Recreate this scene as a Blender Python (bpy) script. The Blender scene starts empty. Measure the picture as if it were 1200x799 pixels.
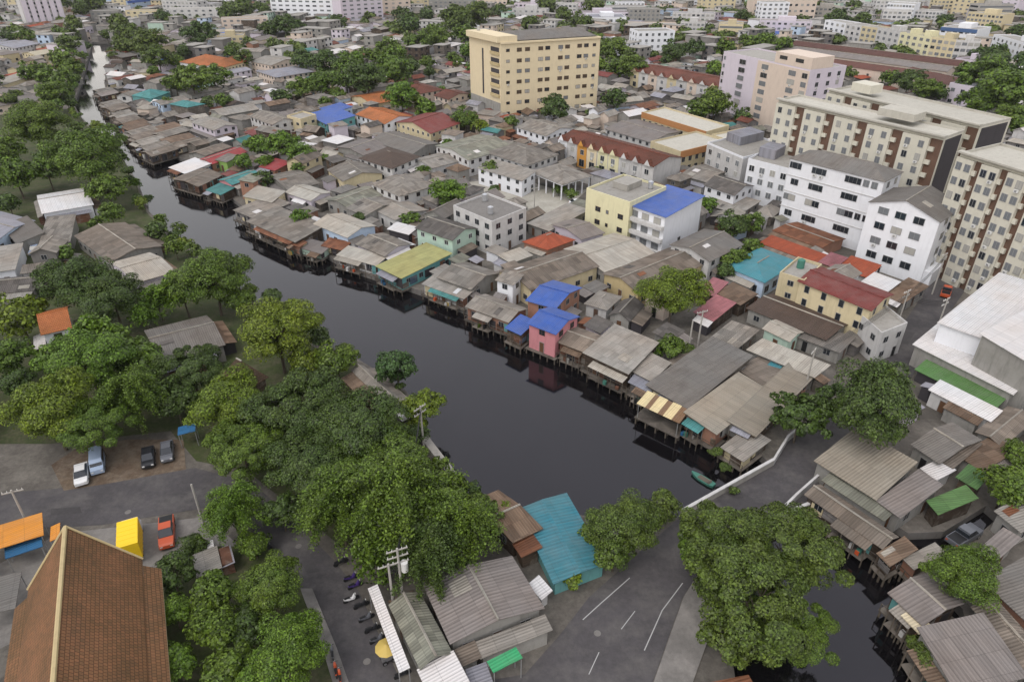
import bpy, bmesh, math, random
import numpy as np
from mathutils import Vector, Matrix

# ------------------------------------------------------------------ camera, sky, sun, exposure
FPX, HZ, CAMH = 800.0, 470.0, 62.0            # focal length and horizon offset in photograph pixels, height in metres
TILT = math.atan2(HZ, FPX)
sc = bpy.context.scene
COL = sc.collection
cam = bpy.data.cameras.new("camera"); camo = bpy.data.objects.new("camera", cam); COL.objects.link(camo)
camo.location = (0, 0, CAMH); camo.rotation_euler = (math.pi/2 - TILT, 0, 0)
cam.sensor_fit = 'HORIZONTAL'; cam.sensor_width = 36; cam.lens = 36*FPX/1200
cam.clip_start = 1; cam.clip_end = 12000
sc.camera = camo
SUN_EL, SUN_AZ = math.radians(58), math.radians(215)
world = bpy.data.worlds.new("World"); sc.world = world; world.use_nodes = True
wn = world.node_tree.nodes; wl = world.node_tree.links
bg = wn['Background']; sky = wn.new('ShaderNodeTexSky'); sky.sky_type = 'NISHITA'; sky.sun_disc = False
sky.sun_elevation = SUN_EL; sky.sun_rotation = SUN_AZ; sky.air_density = 2.5; sky.dust_density = 0.9; sky.ozone_density = 1.0
hs = wn.new('ShaderNodeHueSaturation'); hs.inputs['Saturation'].default_value = 0.22
wl.new(sky.outputs[0], hs.inputs['Color']); tint = wn.new('ShaderNodeMix'); tint.data_type = 'RGBA'; tint.blend_type = 'MULTIPLY'; tint.inputs[0].default_value = 1; tint.inputs[7].default_value = (1.015, .972, .985, 1)
wl.new(hs.outputs[0], tint.inputs[6]); wl.new(tint.outputs[2], bg.inputs['Color'])
bg.inputs['Strength'].default_value = 0.15
sl = bpy.data.lights.new("sun", 'SUN'); sl.energy = 0.8; sl.angle = math.radians(25); sl.color = (1, .95, .88)
so = bpy.data.objects.new("sun", sl); COL.objects.link(so)
d = Vector((math.sin(SUN_AZ)*math.cos(SUN_EL), math.cos(SUN_AZ)*math.cos(SUN_EL), math.sin(SUN_EL)))
so.rotation_euler = (-d).to_track_quat('-Z', 'Y').to_euler(); so.location = (0, 0, 300)
sc.view_settings.view_transform = 'Standard'; sc.view_settings.look = 'None'
sc.view_settings.exposure = 0.55; sc.view_settings.gamma = 1; sc.view_settings.use_curve_mapping = False
sc.cycles.max_bounces = 5; sc.cycles.diffuse_bounces = 2; sc.cycles.glossy_bounces = 3; sc.cycles.transmission_bounces = 2
sc.cycles.volume_bounces = 0; sc.cycles.caustics_reflective = False; sc.cycles.caustics_refractive = False
sc.cycles.use_denoising = True

_F = Vector((0, math.cos(TILT), -math.sin(TILT))); _U = Vector((0, math.sin(TILT), math.cos(TILT)))
def P(u, v, z=0.0):                            # the place on the level z that the photograph shows at (u, v)
    d = Vector((1, 0, 0))*((u-600)/FPX) - _U*((v-399.5)/FPX) + _F
    return Vector((0, 0, CAMH)) + d*((z-CAMH)/d.z)
def proj(p):
    q = Vector((p[0], p[1], p[2]-CAMH)); w = q.dot(_F)
    return 600+FPX*q.x/w, 399.5-FPX*q.dot(_U)/w
def pxm(p):                                    # pixels per metre there
    return FPX/max(1, Vector((p[0], p[1], p[2]-CAMH)).dot(_F))
def height_of(u, v, vb):                       # height of a vertical edge whose top shows at (u, v) and whose foot shows at row vb
    lo, hi = 1.0, 58.0
    for _ in range(40):
        m = (lo+hi)/2; q = P(u, v, m)
        if proj((q.x, q.y, 0))[1] < vb: lo = m
        else: hi = m
    return lo

RND = random.Random(11)
# ------------------------------------------------------------------ materials
MATS = {}
def newmat(name):
    m = bpy.data.materials.new(name); m.use_nodes = True
    nt = m.node_tree; b = nt.nodes['Principled BSDF']; b.inputs['Specular IOR Level'].default_value = .3
    return m, nt, b
class NT:
    def __init__(s, nt): s.n = nt.nodes; s.l = nt.links
    def node(s, t, **kw):
        x = s.n.new(t)
        for k, v in kw.items():
            if k.startswith('i_'):
                key = k[2:]; x.inputs[int(key) if key.isdigit() else key.replace('_', ' ')].default_value = v
            else: setattr(x, k, v)
        return x
    def math(s, op, a, b=None, c=None):
        x = s.n.new('ShaderNodeMath'); x.operation = op
        for i, q in enumerate((a, b, c)):
            if q is None: continue
            if isinstance(q, (int, float)): x.inputs[i].default_value = q
            else: s.l.new(q, x.inputs[i])
        return x.outputs[0]
    def mix(s, f, a, b, blend='MIX'):
        x = s.n.new('ShaderNodeMix'); x.data_type = 'RGBA'; x.blend_type = blend; x.clamp_factor = True
        for i, q in ((0, f), (6, a), (7, b)):
            if isinstance(q, (int, float)): x.inputs[i].default_value = q
            elif isinstance(q, tuple): x.inputs[i].default_value = q if len(q) == 4 else (*q, 1)
            else: s.l.new(q, x.inputs[i])
        return x.outputs[2]
    def ramp(s, f, lo, hi, a=0.0, b=1.0):
        x = s.n.new('ShaderNodeMapRange'); x.inputs[1].default_value = lo; x.inputs[2].default_value = hi
        x.inputs[3].default_value = a; x.inputs[4].default_value = b; s.l.new(f, x.inputs[0]); return x.outputs[0]
    def scale(s, c, f):                         # colour times value
        x = s.n.new('ShaderNodeVectorMath'); x.operation = 'SCALE'
        if isinstance(c, tuple): x.inputs[0].default_value = c[:3]
        else: s.l.new(c, x.inputs[0])
        if isinstance(f, (int, float)): x.inputs['Scale'].default_value = f
        else: s.l.new(f, x.inputs['Scale'])
        return x.outputs[0]
    def noise(s, vec, sc_, det=4, rough=.6, dims='3D'):
        x = s.n.new('ShaderNodeTexNoise'); x.noise_dimensions = dims; x.inputs['Scale'].default_value = sc_
        x.inputs['Detail'].default_value = det; x.inputs['Roughness'].default_value = rough
        if vec is not None: s.l.new(vec, x.inputs['Vector'])
        return x.outputs['Fac']
def uvrand(g, uv):                              # uv shifted by the object's random number, so that no two roofs repeat
    oi = g.node('ShaderNodeObjectInfo')
    comb = g.node('ShaderNodeCombineXYZ')
    g.l.new(g.math('MULTIPLY', oi.outputs['Random'], 371.0), comb.inputs[0]); g.l.new(g.math('MULTIPLY', oi.outputs['Random'], 917.0), comb.inputs[1])
    ad = g.node('ShaderNodeVectorMath', operation='ADD'); g.l.new(uv, ad.inputs[0]); g.l.new(comb.outputs[0], ad.inputs[1])
    return ad.outputs[0], oi
def roof_sheet(name, col, stain=.45, pitch=.34, patch=.35, rough=.7, streakcol=(.035, .03, .025), var=.34, spec=.25):
    sat = max(col)-min(col); k = .66 if sat < .13 else .86
    if name in ('grey', 'lgrey', 'greybrown', 'pale', 'greygreen'): k = .77
    if name in ('white',): k = .9
    col = tuple(x*k for x in col); dusty = sat > .13 and stain < .3
    m, nt, b = newmat(name); g = NT(nt)
    uv = g.node('ShaderNodeUVMap').outputs[0]; vec, oi = uvrand(g, uv)
    sep = g.node('ShaderNodeSeparateXYZ'); g.l.new(vec, sep.inputs[0])
    wave = g.math('SINE', g.math('MULTIPLY', sep.outputs[0], 2*math.pi/pitch))
    br = g.node('ShaderNodeTexBrick', offset=0.0); g.l.new(vec, br.inputs['Vector'])
    br.inputs['Color1'].default_value = (1-patch,)*3+(1,); br.inputs['Color2'].default_value = (1+patch*.55,)*3+(1,)
    br.inputs['Mortar'].default_value = (.62,)*3+(1,); br.inputs['Scale'].default_value = 1; br.inputs['Mortar Size'].default_value = .028
    br.inputs['Mortar Smooth'].default_value = .6
    br.inputs['Brick Width'].default_value = 1.05; br.inputs['Row Height'].default_value = 2.1; br.inputs['Bias'].default_value = .1
    st = g.node('ShaderNodeVectorMath', operation='MULTIPLY'); g.l.new(vec, st.inputs[0]); st.inputs[1].default_value = (1.3, .16, 1)
    streak = g.noise(st.outputs[0], 1.0, 3, .7); blot = g.noise(vec, .22, 5, .65); fine = g.noise(vec, 2.6, 4, .7)
    c = g.scale(br.outputs['Color'], g.math('MULTIPLY_ADD', oi.outputs['Random'], var, 1-var*.5))
    c = g.mix(1.0, c, (*col, 1), 'MULTIPLY')
    warm = g.noise(vec, .11, 3, .5)
    c = g.mix(g.ramp(warm, .35, .7, 0, .45), c, g.mix(1.0, c, (1.12, .93, .78, 1), 'MULTIPLY'))
    c = g.mix(g.ramp(streak, .5, .78, 0, stain), c, (*streakcol, 1))
    c = g.mix(g.ramp(blot, .52, .75, 0, stain*.9), c, (*streakcol, 1))
    c = g.mix(g.ramp(fine, .62, .8, 0, .22), c, (.4, .385, .36, 1))
    if dusty: c = g.mix(g.ramp(g.noise(vec, .33, 5, .7), .35, .75, .0, .26), c, (.24, .225, .205, 1))
    c = g.scale(c, g.math('MULTIPLY_ADD', wave, .09, .97))
    nt.links.new(c, b.inputs['Base Color']); b.inputs['Roughness'].default_value = rough; b.inputs['Specular IOR Level'].default_value = spec
    bp = g.node('ShaderNodeBump'); bp.inputs['Strength'].default_value = .5; bp.inputs['Distance'].default_value = .06
    nt.links.new(wave, bp.inputs['Height']); nt.links.new(bp.outputs[0], b.inputs['Normal'])
    MATS[name] = m
def roof_tile(name, col, col2, stain=.35):
    m, nt, b = newmat(name); g = NT(nt)
    uv = g.node('ShaderNodeUVMap').outputs[0]; vec, oi = uvrand(g, uv)
    br = g.node('ShaderNodeTexBrick', offset=0.5); g.l.new(vec, br.inputs['Vector'])
    br.inputs['Color1'].default_value = (*col, 1); br.inputs['Color2'].default_value = (*col2, 1); br.inputs['Mortar'].default_value = tuple(x*.35 for x in col)+(1,)
    br.inputs['Scale'].default_value = 1; br.inputs['Mortar Size'].default_value = .045; br.inputs['Mortar Smooth'].default_value = .8
    br.inputs['Brick Width'].default_value = .34; br.inputs['Row Height'].default_value = .42
    blot = g.noise(vec, .25, 6, .7); big = g.noise(vec, .09, 4, .6)
    c = g.mix(g.ramp(big, .38, .62), br.outputs['Color'], g.mix(1.0, br.outputs['Color'], (.62, .68, .62, 1), 'MULTIPLY'))
    c = g.mix(g.ramp(blot, .5, .75, 0, stain), c, (.04, .035, .025, 1))
    c = g.scale(c, g.math('MULTIPLY_ADD', oi.outputs['Random'], .3, .85))
    nt.links.new(c, b.inputs['Base Color']); b.inputs['Roughness'].default_value = .75
    bp = g.node('ShaderNodeBump'); bp.inputs['Strength'].default_value = .6; bp.inputs['Distance'].default_value = .05
    nt.links.new(br.outputs['Fac'], bp.inputs['Height']); bp.invert = True; nt.links.new(bp.outputs[0], b.inputs['Normal'])
    MATS[name] = m
def plaster(name, col, grime=.4, rough=.8, var=.2):
    m, nt, b = newmat(name); g = NT(nt)
    tc = g.node('ShaderNodeTexCoord'); oi = g.node('ShaderNodeObjectInfo')
    ad = g.node('ShaderNodeVectorMath', operation='ADD'); g.l.new(tc.outputs['Object'], ad.inputs[0])
    cb = g.node('ShaderNodeCombineXYZ'); g.l.new(g.math('MULTIPLY', oi.outputs['Random'], 500.0), cb.inputs[0]); g.l.new(cb.outputs[0], ad.inputs[1])
    st = g.node('ShaderNodeVectorMath', operation='MULTIPLY'); g.l.new(ad.outputs[0], st.inputs[0]); st.inputs[1].default_value = (1.2, 1.2, .22)
    s = g.noise(st.outputs[0], 1.1, 4, .65); n = g.noise(ad.outputs[0], .5, 5, .65)
    c = g.mix(g.ramp(s, .5, .8, 0, grime), (*col, 1), tuple(x*.28 for x in col)+(1,))
    c = g.mix(g.ramp(n, .45, .8, 0, grime*.8), c, tuple(x*.5 for x in (col[0], col[1]*.96, col[2]*.88))+(1,))
    c = g.scale(c, g.math('MULTIPLY_ADD', oi.outputs['Random'], var, 1-var*.5))
    nt.links.new(c, b.inputs['Base Color']); b.inputs['Roughness'].default_value = rough
    MATS[name] = m
def planks(name, col):
    m, nt, b = newmat(name); g = NT(nt)
    tc = g.node('ShaderNodeTexCoord'); oi = g.node('ShaderNodeObjectInfo')
    mp = g.node('ShaderNodeVectorMath', operation='MULTIPLY'); g.l.new(tc.outputs['Object'], mp.inputs[0]); mp.inputs[1].default_value = (.3, .3, 4.2)
    n = g.noise(mp.outputs[0], 1.0, 3, .6); n2 = g.noise(tc.outputs['Object'], .8, 5, .7)
    c = g.mix(g.ramp(n, .4, .65), tuple(x*.5 for x in col)+(1,), (*col, 1))
    c = g.mix(g.ramp(n2, .5, .75, 0, .6), c, (.3, .27, .23, 1))
    c = g.scale(c, g.math('MULTIPLY_ADD', oi.outputs['Random'], .7, .65))
    nt.links.new(c, b.inputs['Base Color']); b.inputs['Roughness'].default_value = .85
    MATS[name] = m
def plain(name, col, rough=.6, metal=0.0, spec=.4):
    m, nt, b = newmat(name); b.inputs['Base Color'].default_value = (*col, 1); b.inputs['Roughness'].default_value = rough
    b.inputs['Metallic'].default_value = metal; b.inputs['Specular IOR Level'].default_value = spec
    MATS[name] = m
def ground_mat(name, cols, sc1, sc2, rough=.95, fine=.3):
    m, nt, b = newmat(name); g = NT(nt)
    geo = g.node('ShaderNodeNewGeometry').outputs['Position']
    n1 = g.noise(geo, sc1, 6, .65); n2 = g.noise(geo, sc2, 6, .7); n3 = g.noise(geo, 1.7, 5, .75)
    c = g.mix(g.ramp(n1, .42, .58), (*cols[0], 1), (*cols[1], 1)); c = g.mix(g.ramp(n2, .45, .65), c, (*cols[2], 1))
    c = g.scale(c, g.ramp(n3, .25, .75, 1-fine, 1+fine))
    nt.links.new(c, b.inputs['Base Color']); b.inputs['Roughness'].default_value = rough
    MATS[name] = m
# roofs
roof_sheet('grey', (.255, .237, .212)); roof_sheet('lgrey', (.325, .308, .28), .35, patch=.18); roof_sheet('greybrown', (.225, .192, .16), .5)
roof_sheet('dkgrey', (.15, .14, .132), .4); roof_sheet('pale', (.42, .40, .355), .3, patch=.14); roof_sheet('greygreen', (.24, .245, .2), .4)
roof_sheet('greypink', (.275, .252, .242), .3, patch=.12, pitch=.42); roof_sheet('corr', (.36, .33, .275), .25, patch=.10, pitch=.42)
roof_sheet('smooth', (.23, .218, .203), .4, patch=.10); roof_sheet('bluegrey', (.36, .37, .43), .25, patch=.15)
roof_sheet('rustgrey', (.24, .17, .12), .5, streakcol=(.06, .025, .012), patch=.4); roof_sheet('dustyred', (.17, .075, .06), .3, patch=.15); roof_sheet('rust', (.2, .085, .045), .5, streakcol=(.05, .02, .012), patch=.4)
roof_sheet('white', (.66, .66, .67), .12, patch=.05, rough=.5, var=.1); roof_sheet('blue', (.035, .11, .44), .12, patch=.08, rough=.45, var=.1)
roof_sheet('cyan', (.05, .27, .34), .15, patch=.08, rough=.5, var=.1); roof_sheet('tealroof', (.035, .20, .265), .22, patch=.08, pitch=.5, rough=.5, var=.05)
roof_sheet('teal', (.07, .24, .24), .3, patch=.2, var=.2); roof_sheet('maroon', (.19, .035, .03), .2, patch=.1, var=.2); roof_sheet('mauve', (.34, .14, .16), .35, patch=.15)
roof_sheet('green', (.03, .35, .14), .1, patch=.05, var=.05); roof_sheet('mossgreen', (.10, .20, .07), .4, patch=.2); roof_sheet('ygreen', (.33, .33, .14), .3, patch=.12)
roof_sheet('dkbrown', (.105, .075, .06), .35, patch=.12); roof_sheet('orangered', (.36, .085, .04), .3, patch=.12); roof_sheet('red', (.4, .05, .06), .2, patch=.1)
roof_sheet('cream', (.6, .56, .42), .2, patch=.1); roof_sheet('sheetgrass', (.09, .22, .06), .25, patch=.06, var=.1)
roof_tile('orange', (.47, .16, .055), (.38, .12, .04), .2); roof_tile('redtile', (.20, .06, .035), (.15, .045, .03)); roof_tile('brown', (.13, .075, .045), (.1, .055, .035))
roof_tile('temple', (.265, .122, .058), (.185, .098, .046), .42)
# walls
plaster('w_white', (.52, .51, .50), .45); plaster('w_bright', (.72, .73, .76), .16, var=.08); plaster('w_grey', (.28, .27, .25), .6); plaster('w_cream', (.56, .48, .31), .3)
plaster('w_yellow', (.66, .56, .38), .18, var=.04); plaster('w_paleyellow', (.66, .62, .40), .22, var=.04); plaster('w_lav', (.58, .525, .585), .16, var=.04); plaster('w_pinkbeige', (.60, .50, .42), .2, var=.04)
plaster('w_mint', (.46, .60, .50), .3); plaster('w_paleblue', (.45, .55, .68), .3); plaster('w_pink', (.6, .25, .27), .25); plaster('w_condo', (.56, .535, .45), .2, var=.06)
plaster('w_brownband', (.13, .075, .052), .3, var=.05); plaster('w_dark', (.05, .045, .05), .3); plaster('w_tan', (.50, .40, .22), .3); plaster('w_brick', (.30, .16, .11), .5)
plaster('w_green', (.28, .45, .12), .3); plaster('w_teal', (.12, .3, .3), .4); plaster('w_rustorange', (.40, .19, .075), .3); plaster('w_orange', (.55, .27, .06), .25); plaster('concrete', (.36, .34, .31), .45); plaster('concrete_dark', (.17, .16, .15), .5)
plaster('w_flatroof', (.30, .285, .26), .5); plaster('w_roofpale', (.45, .43, .375), .35)
planks('wood', (.095, .065, .045)); planks('wood_grey', (.15, .13, .11)); planks('tin', (.20, .185, .18)); planks('rust_tin', (.17, .08, .05)); planks('blue_tin', (.10, .15, .22))
plain('glass', (.018, .022, .028), .12, 0, .6); plain('glass_blue', (.05, .075, .10), .15, 0, .6); plain('glass_grey', (.16, .17, .18), .2, 0, .5)
plain('glass_brown', (.07, .05, .035), .25, 0, .5); plain('curtain', (.34, .33, .30), .7); plain('frame_white', (.62, .62, .6), .5); plain('frame_brown', (.10, .06, .04), .6); plain('frame_grey', (.25, .25, .25), .5); plain('door_wood', (.12, .06, .03), .6); plain('door_blue', (.05, .1, .22), .5)
plain('post_wood', (.11, .09, .07), .9); plain('post_conc', (.36, .34, .31), .9); plain('black', (.012, .012, .013), .5); plain('rubber', (.015, .015, .016), .8)
plain('steel', (.5, .5, .52), .35, .8); plain('paint_line', (.36, .355, .35), .8); plain('tank_steel', (.55, .56, .58), .3, .7)
for k, c in dict(car_white=(.7, .7, .7), car_black=(.02, .021, .024), car_grey=(.12, .125, .14), car_blue=(.34, .42, .55), car_red=(.48, .085, .03), car_yellow=(.85, .56, .015), purple=(.05, .025, .14), tarp_orange=(.75, .3, .03), tarp_blue=(.03, .14, .32), boat_green=(.05, .17, .13), skin=(.3, .17, .1), shade_yellow=(.5, .36, .09)).items():
    plain(k, c, .35 if k.startswith('car') else .6)
ground_mat('earth', [(.115, .103, .09), (.08, .072, .062), (.165, .15, .13)], .05, .16)
ground_mat('dirt', [(.13, .095, .065), (.09, .062, .043), (.18, .145, .11)], .1, .3)
ground_mat('asphalt', [(.078, .072, .075), (.056, .052, .054), (.102, .095, .092)], .05, .22, .9, .2)
ground_mat('asphalt_patch', [(.062, .058, .059), (.054, .05, .051), (.07, .066, .065)], .1, .4, .9, .15)
ground_mat('pavement', [(.19, .178, .165), (.155, .145, .135), (.225, .21, .195)], .08, .3, .9, .18)
ground_mat('yard', [(.36, .34, .29), (.30, .285, .245), (.42, .40, .35)], .06, .2, .9, .15)
ground_mat('grass', [(.05, .065, .02), (.034, .045, .016), (.085, .08, .045)], .1, .4, .95, .35)
def water_mat():
    m, nt, b = newmat('water'); g = NT(nt)
    geo = g.node('ShaderNodeNewGeometry').outputs['Position']
    n = g.noise(geo, .08, 4, .6)
    nt.links.new(g.mix(g.ramp(n, .4, .6), (.004, .0036, .0044, 1), (.006, .0055, .0065, 1)), b.inputs['Base Color'])
    nt.links.new(g.ramp(g.noise(geo, .035, 4, .6), .35, .7, .035, .13), b.inputs['Roughness']); b.inputs['IOR'].default_value = 1.6; b.inputs['Specular Tint'].default_value = (1, .965, 1.05, 1); b.inputs['Specular IOR Level'].default_value = .5
    bp = g.node('ShaderNodeBump'); bp.inputs['Strength'].default_value = .06; bp.inputs['Distance'].default_value = .06
    nt.links.new(g.noise(geo, 1.3, 3, .6), bp.inputs['Height']); nt.links.new(bp.outputs[0], b.inputs['Normal'])
    MATS['water'] = m
water_mat()
def leaf_mat(name, col, hue=.0):
    m, nt, b = newmat(name); g = NT(nt)
    geo = g.node('ShaderNodeNewGeometry'); oi = g.node('ShaderNodeObjectInfo')
    f = geo.outputs['Random Per Island']
    c = g.mix(f, tuple(x*.28 for x in col)+(1,), tuple(x*1.6 for x in col)+(1,))
    n = g.noise(geo.outputs['Position'], .35, 3, .6)
    c = g.mix(g.ramp(n, .4, .62, 0, .4), c, g.mix(1.0, c, (1.4, 1.22, .8, 1), 'MULTIPLY'))
    c = g.mix(g.ramp(g.noise(geo.outputs['Position'], 1.6, 2, .5), .45, .7, 0, .5), c, g.mix(1.0, c, (.62, .72, .8, 1), 'MULTIPLY'))
    c = g.mix(g.math('MULTIPLY', oi.outputs['Random'], .5), c, g.mix(1.0, c, (.72, .9, .8, 1), 'MULTIPLY'))
    nt.links.new(c, b.inputs['Base Color']); b.inputs['Roughness'].default_value = .48; b.inputs['Specular IOR Level'].default_value = .38
    tr = g.node('ShaderNodeBsdfTranslucent'); nt.links.new(g.scale(c, 1.05), tr.inputs['Color'])
    mx = g.node('ShaderNodeMixShader'); mx.inputs[0].default_value = .2
    nt.links.new(b.outputs[0], mx.inputs[1]); nt.links.new(tr.outputs[0], mx.inputs[2]); nt.links.new(mx.outputs[0], nt.nodes['Material Output'].inputs[0])
    MATS[name] = m
leaf_mat('leaf_dark', (.062, .10, 0.018)); leaf_mat('leaf_mid', (.098, .152, 0.017)); leaf_mat('leaf_bright', (.132, .178, 0.013)); leaf_mat('leaf_lime', (.105, .178, 0.016))
leaf_mat('leaf_olive', (.088, .128, .02)); leaf_mat('leaf_far', (.08, .115, 0.0154)); leaf_mat('leaf_blue', (.055, .105, 0.0275))
plain('bark', (.10, .08, .06), .9)

# ------------------------------------------------------------------ mesh helpers
class MB:
    def __init__(s): s.v = []; s.f = []; s.m = []; s.uv = []; s.mats = []
    def mi(s, name):
        if name not in s.mats: s.mats.append(name)
        return s.mats.index(name)
    def face(s, pts, mat, uv=None):
        i = len(s.v); s.v += [tuple(p) for p in pts]; s.f.append(tuple(range(i, i+len(pts)))); s.m.append(s.mi(mat))
        s.uv.append(uv if uv else [(p[0]+p[2]*.0, p[1]) for p in pts])
    def slab(s, top, t, mat, udir, edge=None):           # a sheet with thickness; uv in metres, u along udir, v down the slope
        top = [Vector(p) for p in top]
        n = Vector((0, 0, 0))
        for i in range(len(top)): n += top[i].cross(top[(i+1) % len(top)])
        if n.z < 0: top.reverse()
        n = (top[1]-top[0]).cross(top[2]-top[0])
        if n.length < 1e-9: n = Vector((0, 0, 1))
        n.normalize(); u = Vector((udir[0], udir[1], 0)).normalized(); w = n.cross(u).normalized()
        uv = [((p-top[0]).dot(u), (p-top[0]).dot(w)) for p in top]
        s.face(top, mat, uv)
        bot = [p-Vector((0, 0, t)) for p in top]
        s.face(list(reversed(bot)), edge or mat, list(reversed(uv)))
        for i in range(len(top)):
            j = (i+1) % len(top); s.face([top[i], bot[i], bot[j], top[j]], edge or mat, [uv[i], uv[i], uv[j], uv[j]])
    def hexa(s, b, t, mat):                                # prism between polygon b (bottom) and polygon t (top)
        n = len(b); s.face(list(reversed(b)), mat); s.face(t, mat)
        for i in range(n):
            j = (i+1) % n; s.face([b[i], b[j], t[j], t[i]], mat)
    def box(s, c, size, mat, rz=0.0):
        x, y, z = size[0]/2, size[1]/2, size[2]/2; cs, sn = math.cos(rz), math.sin(rz)
        q = [(c[0]+cs*a-sn*b, c[1]+sn*a+cs*b) for a, b in ((-x, -y), (x, -y), (x, y), (-x, y))]
        s.hexa([(*p, c[2]-z) for p in q], [(*p, c[2]+z) for p in q], mat)
    def tube(s, a, b, r0, r1, mat, n=6):
        a, b = Vector(a), Vector(b); d = (b-a).normalized(); u = d.orthogonal().normalized(); w = d.cross(u)
        ring = lambda p, r: [p+(u*math.cos(2*math.pi*i/n)+w*math.sin(2*math.pi*i/n))*r for i in range(n)]
        s.hexa(ring(a, r0), ring(b, r1), mat)
    def disc(s, c, r, t, axis, mat, n=14):
        c, ax = Vector(c), Vector(axis).normalized(); s.tube(c-ax*t/2, c+ax*t/2, r, r, mat, n)
    def mesh(s, name, smooth=False):
        me = bpy.data.meshes.new(name); me.from_pydata(s.v, [], s.f)
        for k in s.mats: me.materials.append(MATS[k])
        me.polygons.foreach_set('material_index', s.m)
        ul = me.uv_layers.new(name='UVMap'); ul.data.foreach_set('uv', [x for f in s.uv for p in f for x in p])
        if smooth:
            bm = bmesh.new(); bm.from_mesh(me); bmesh.ops.remove_doubles(bm, verts=bm.verts, dist=1e-4); bm.to_mesh(me); bm.free()
            me.polygons.foreach_set('use_smooth', [True]*len(me.polygons))
        me.update(); return me
    def build(s, name, parent=None, **kw):
        return link(name, s.mesh(name, kw.pop('smooth', False)), parent, **kw)
def link(name, data, parent=None, label=None, cat=None, group=None, kind=None):
    o = bpy.data.objects.new(name, data); COL.objects.link(o)
    if parent: o.parent = parent
    if label: o['label'] = label
    if cat: o['category'] = cat
    if group: o['group'] = group
    if kind: o['kind'] = kind
    return o
TOP = []                                                   # every thing, for the later labels
def thing(name, label, cat, loc, rz=0.0, group=None):
    o = link(name, None, None, label, cat, group); o.location = loc; o.rotation_euler = (0, 0, rz); o.empty_display_size = .5
    TOP.append(o); return o
def copy_tree(o, parent=None):
    c = o.copy(); COL.objects.link(c)
    if parent: c.parent = parent
    for ch in list(o.children): copy_tree(ch, c)
    return c
def sheet(name, pts, z, mat, kind='structure'):
    me = MB(); ps = [(p[0], p[1], z) for p in pts]
    ar = sum(ps[i][0]*ps[(i+1) % len(ps)][1]-ps[(i+1) % len(ps)][0]*ps[i][1] for i in range(len(ps)))
    me.face(ps if ar > 0 else ps[::-1], mat); return me.build(name, kind=kind)
# ------------------------------------------------------------------ occupancy of the ground, in metre cells
OCC = set()
def mark(ctr, a, c, grow=0.0):
    la, lc = a.length+grow, c.length+grow; na, nc = max(2, int(la/.7)), max(2, int(lc/.7)); ua, uc = a.normalized()*la, c.normalized()*lc
    for i in range(na+1):
        for j in range(nc+1):
            q = ctr+ua*(i/na-.5)+uc*(j/nc-.5); OCC.add((int(q.x//1), int(q.y//1)))
def free(ctr, a, c, tol=.06):
    na, nc = max(2, int(a.length/1.0)), max(2, int(c.length/1.0)); hit = 0; n = 0
    for i in range(na+1):
        for j in range(nc+1):
            q = ctr+a*(i/na-.5)+c*(j/nc-.5); n += 1; hit += (int(q.x//1), int(q.y//1)) in OCC
    return hit/n <= tol
def mark_poly(pts):
    xs = [p[0] for p in pts]; ys = [p[1] for p in pts]; n = len(pts)
    for y in range(int(min(ys)), int(max(ys))+1):
        yy = y+.5; xx = []
        for i in range(n):
            (x1, y1), (x2, y2) = pts[i][:2], pts[(i+1) % n][:2]
            if (y1 <= yy) != (y2 <= yy): xx.append(x1+(yy-y1)*(x2-x1)/(y2-y1))
        xx.sort()
        for k in range(0, len(xx)-1, 2):
            for x in range(int(xx[k]), int(xx[k+1])+1): OCC.add((x, y))
def inside(p, pts):
    r = False; n = len(pts); x, y = p[0], p[1]
    for i in range(n):
        (x1, y1), (x2, y2) = pts[i][:2], pts[(i+1) % n][:2]
        if (y1 > y) != (y2 > y) and x < (x2-x1)*(y-y1)/(y2-y1)+x1: r = not r
    return r
# ------------------------------------------------------------------ setting: ground, canal, roads, bridge
WZ = -1.15                                                   # water level
RBpx = [(1175, 850), (1150, 799), (1122, 745), (1085, 702), (1120, 672), (1165, 632), (1150, 618), (1100, 650), (1058, 652), (1000, 612), (968, 588), (905, 545), (878, 548), (838, 524), (765, 484), (705, 452), (650, 425),
        (612, 406), (570, 388), (530, 374), (490, 356), (450, 342), (408, 328), (350, 296), (312, 276), (272, 246), (238, 218), (216, 196), (185, 184), (174, 172), (150, 143), (120, 116), (116, 100), (120, 80), (126, 62), (124, 50)]
LBpx = [(868, 850), (862, 799), (852, 720), (846, 660), (838, 640), (797, 606), (750, 612), (712, 608), (660, 600), (612, 612), (575, 590), (545, 581), (535, 572), (505, 528), (501, 505), (492, 482), (476, 458), (442, 434), (408, 414), (350, 392), (300, 352),
        (250, 312), (205, 278), (174, 247), (162, 214), (143, 185), (120, 158), (97, 140), (86, 122), (94, 100), (100, 80), (105, 62), (108, 50)]
RBpx = [(u+6, v-(v-40)*.045) if i not in (0, 1, 10, 11) else (u, v) for i, (u, v) in enumerate(RBpx)]
RB = [P(*q) for q in RBpx]; LB = [P(*q) for q in LBpx]
RB[0] = Vector((62, 8, 0)); LB[0] = Vector((24, 8, 0))
far = 9000.0
gp = [LB[0]] + LB[1:] + RB[::-1] + [Vector((62, -200, 0)), Vector((far, -200, 0)), Vector((far, far, 0)), Vector((-far, far, 0)), Vector((-far, -200, 0)), Vector((24, -200, 0))]
ar = sum(gp[i].x*gp[(i+1) % len(gp)].y-gp[(i+1) % len(gp)].x*gp[i].y for i in range(len(gp)))
g = MB(); g.face([(p.x, p.y, 0) for p in (gp if ar > 0 else gp[::-1])], 'earth')
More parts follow.
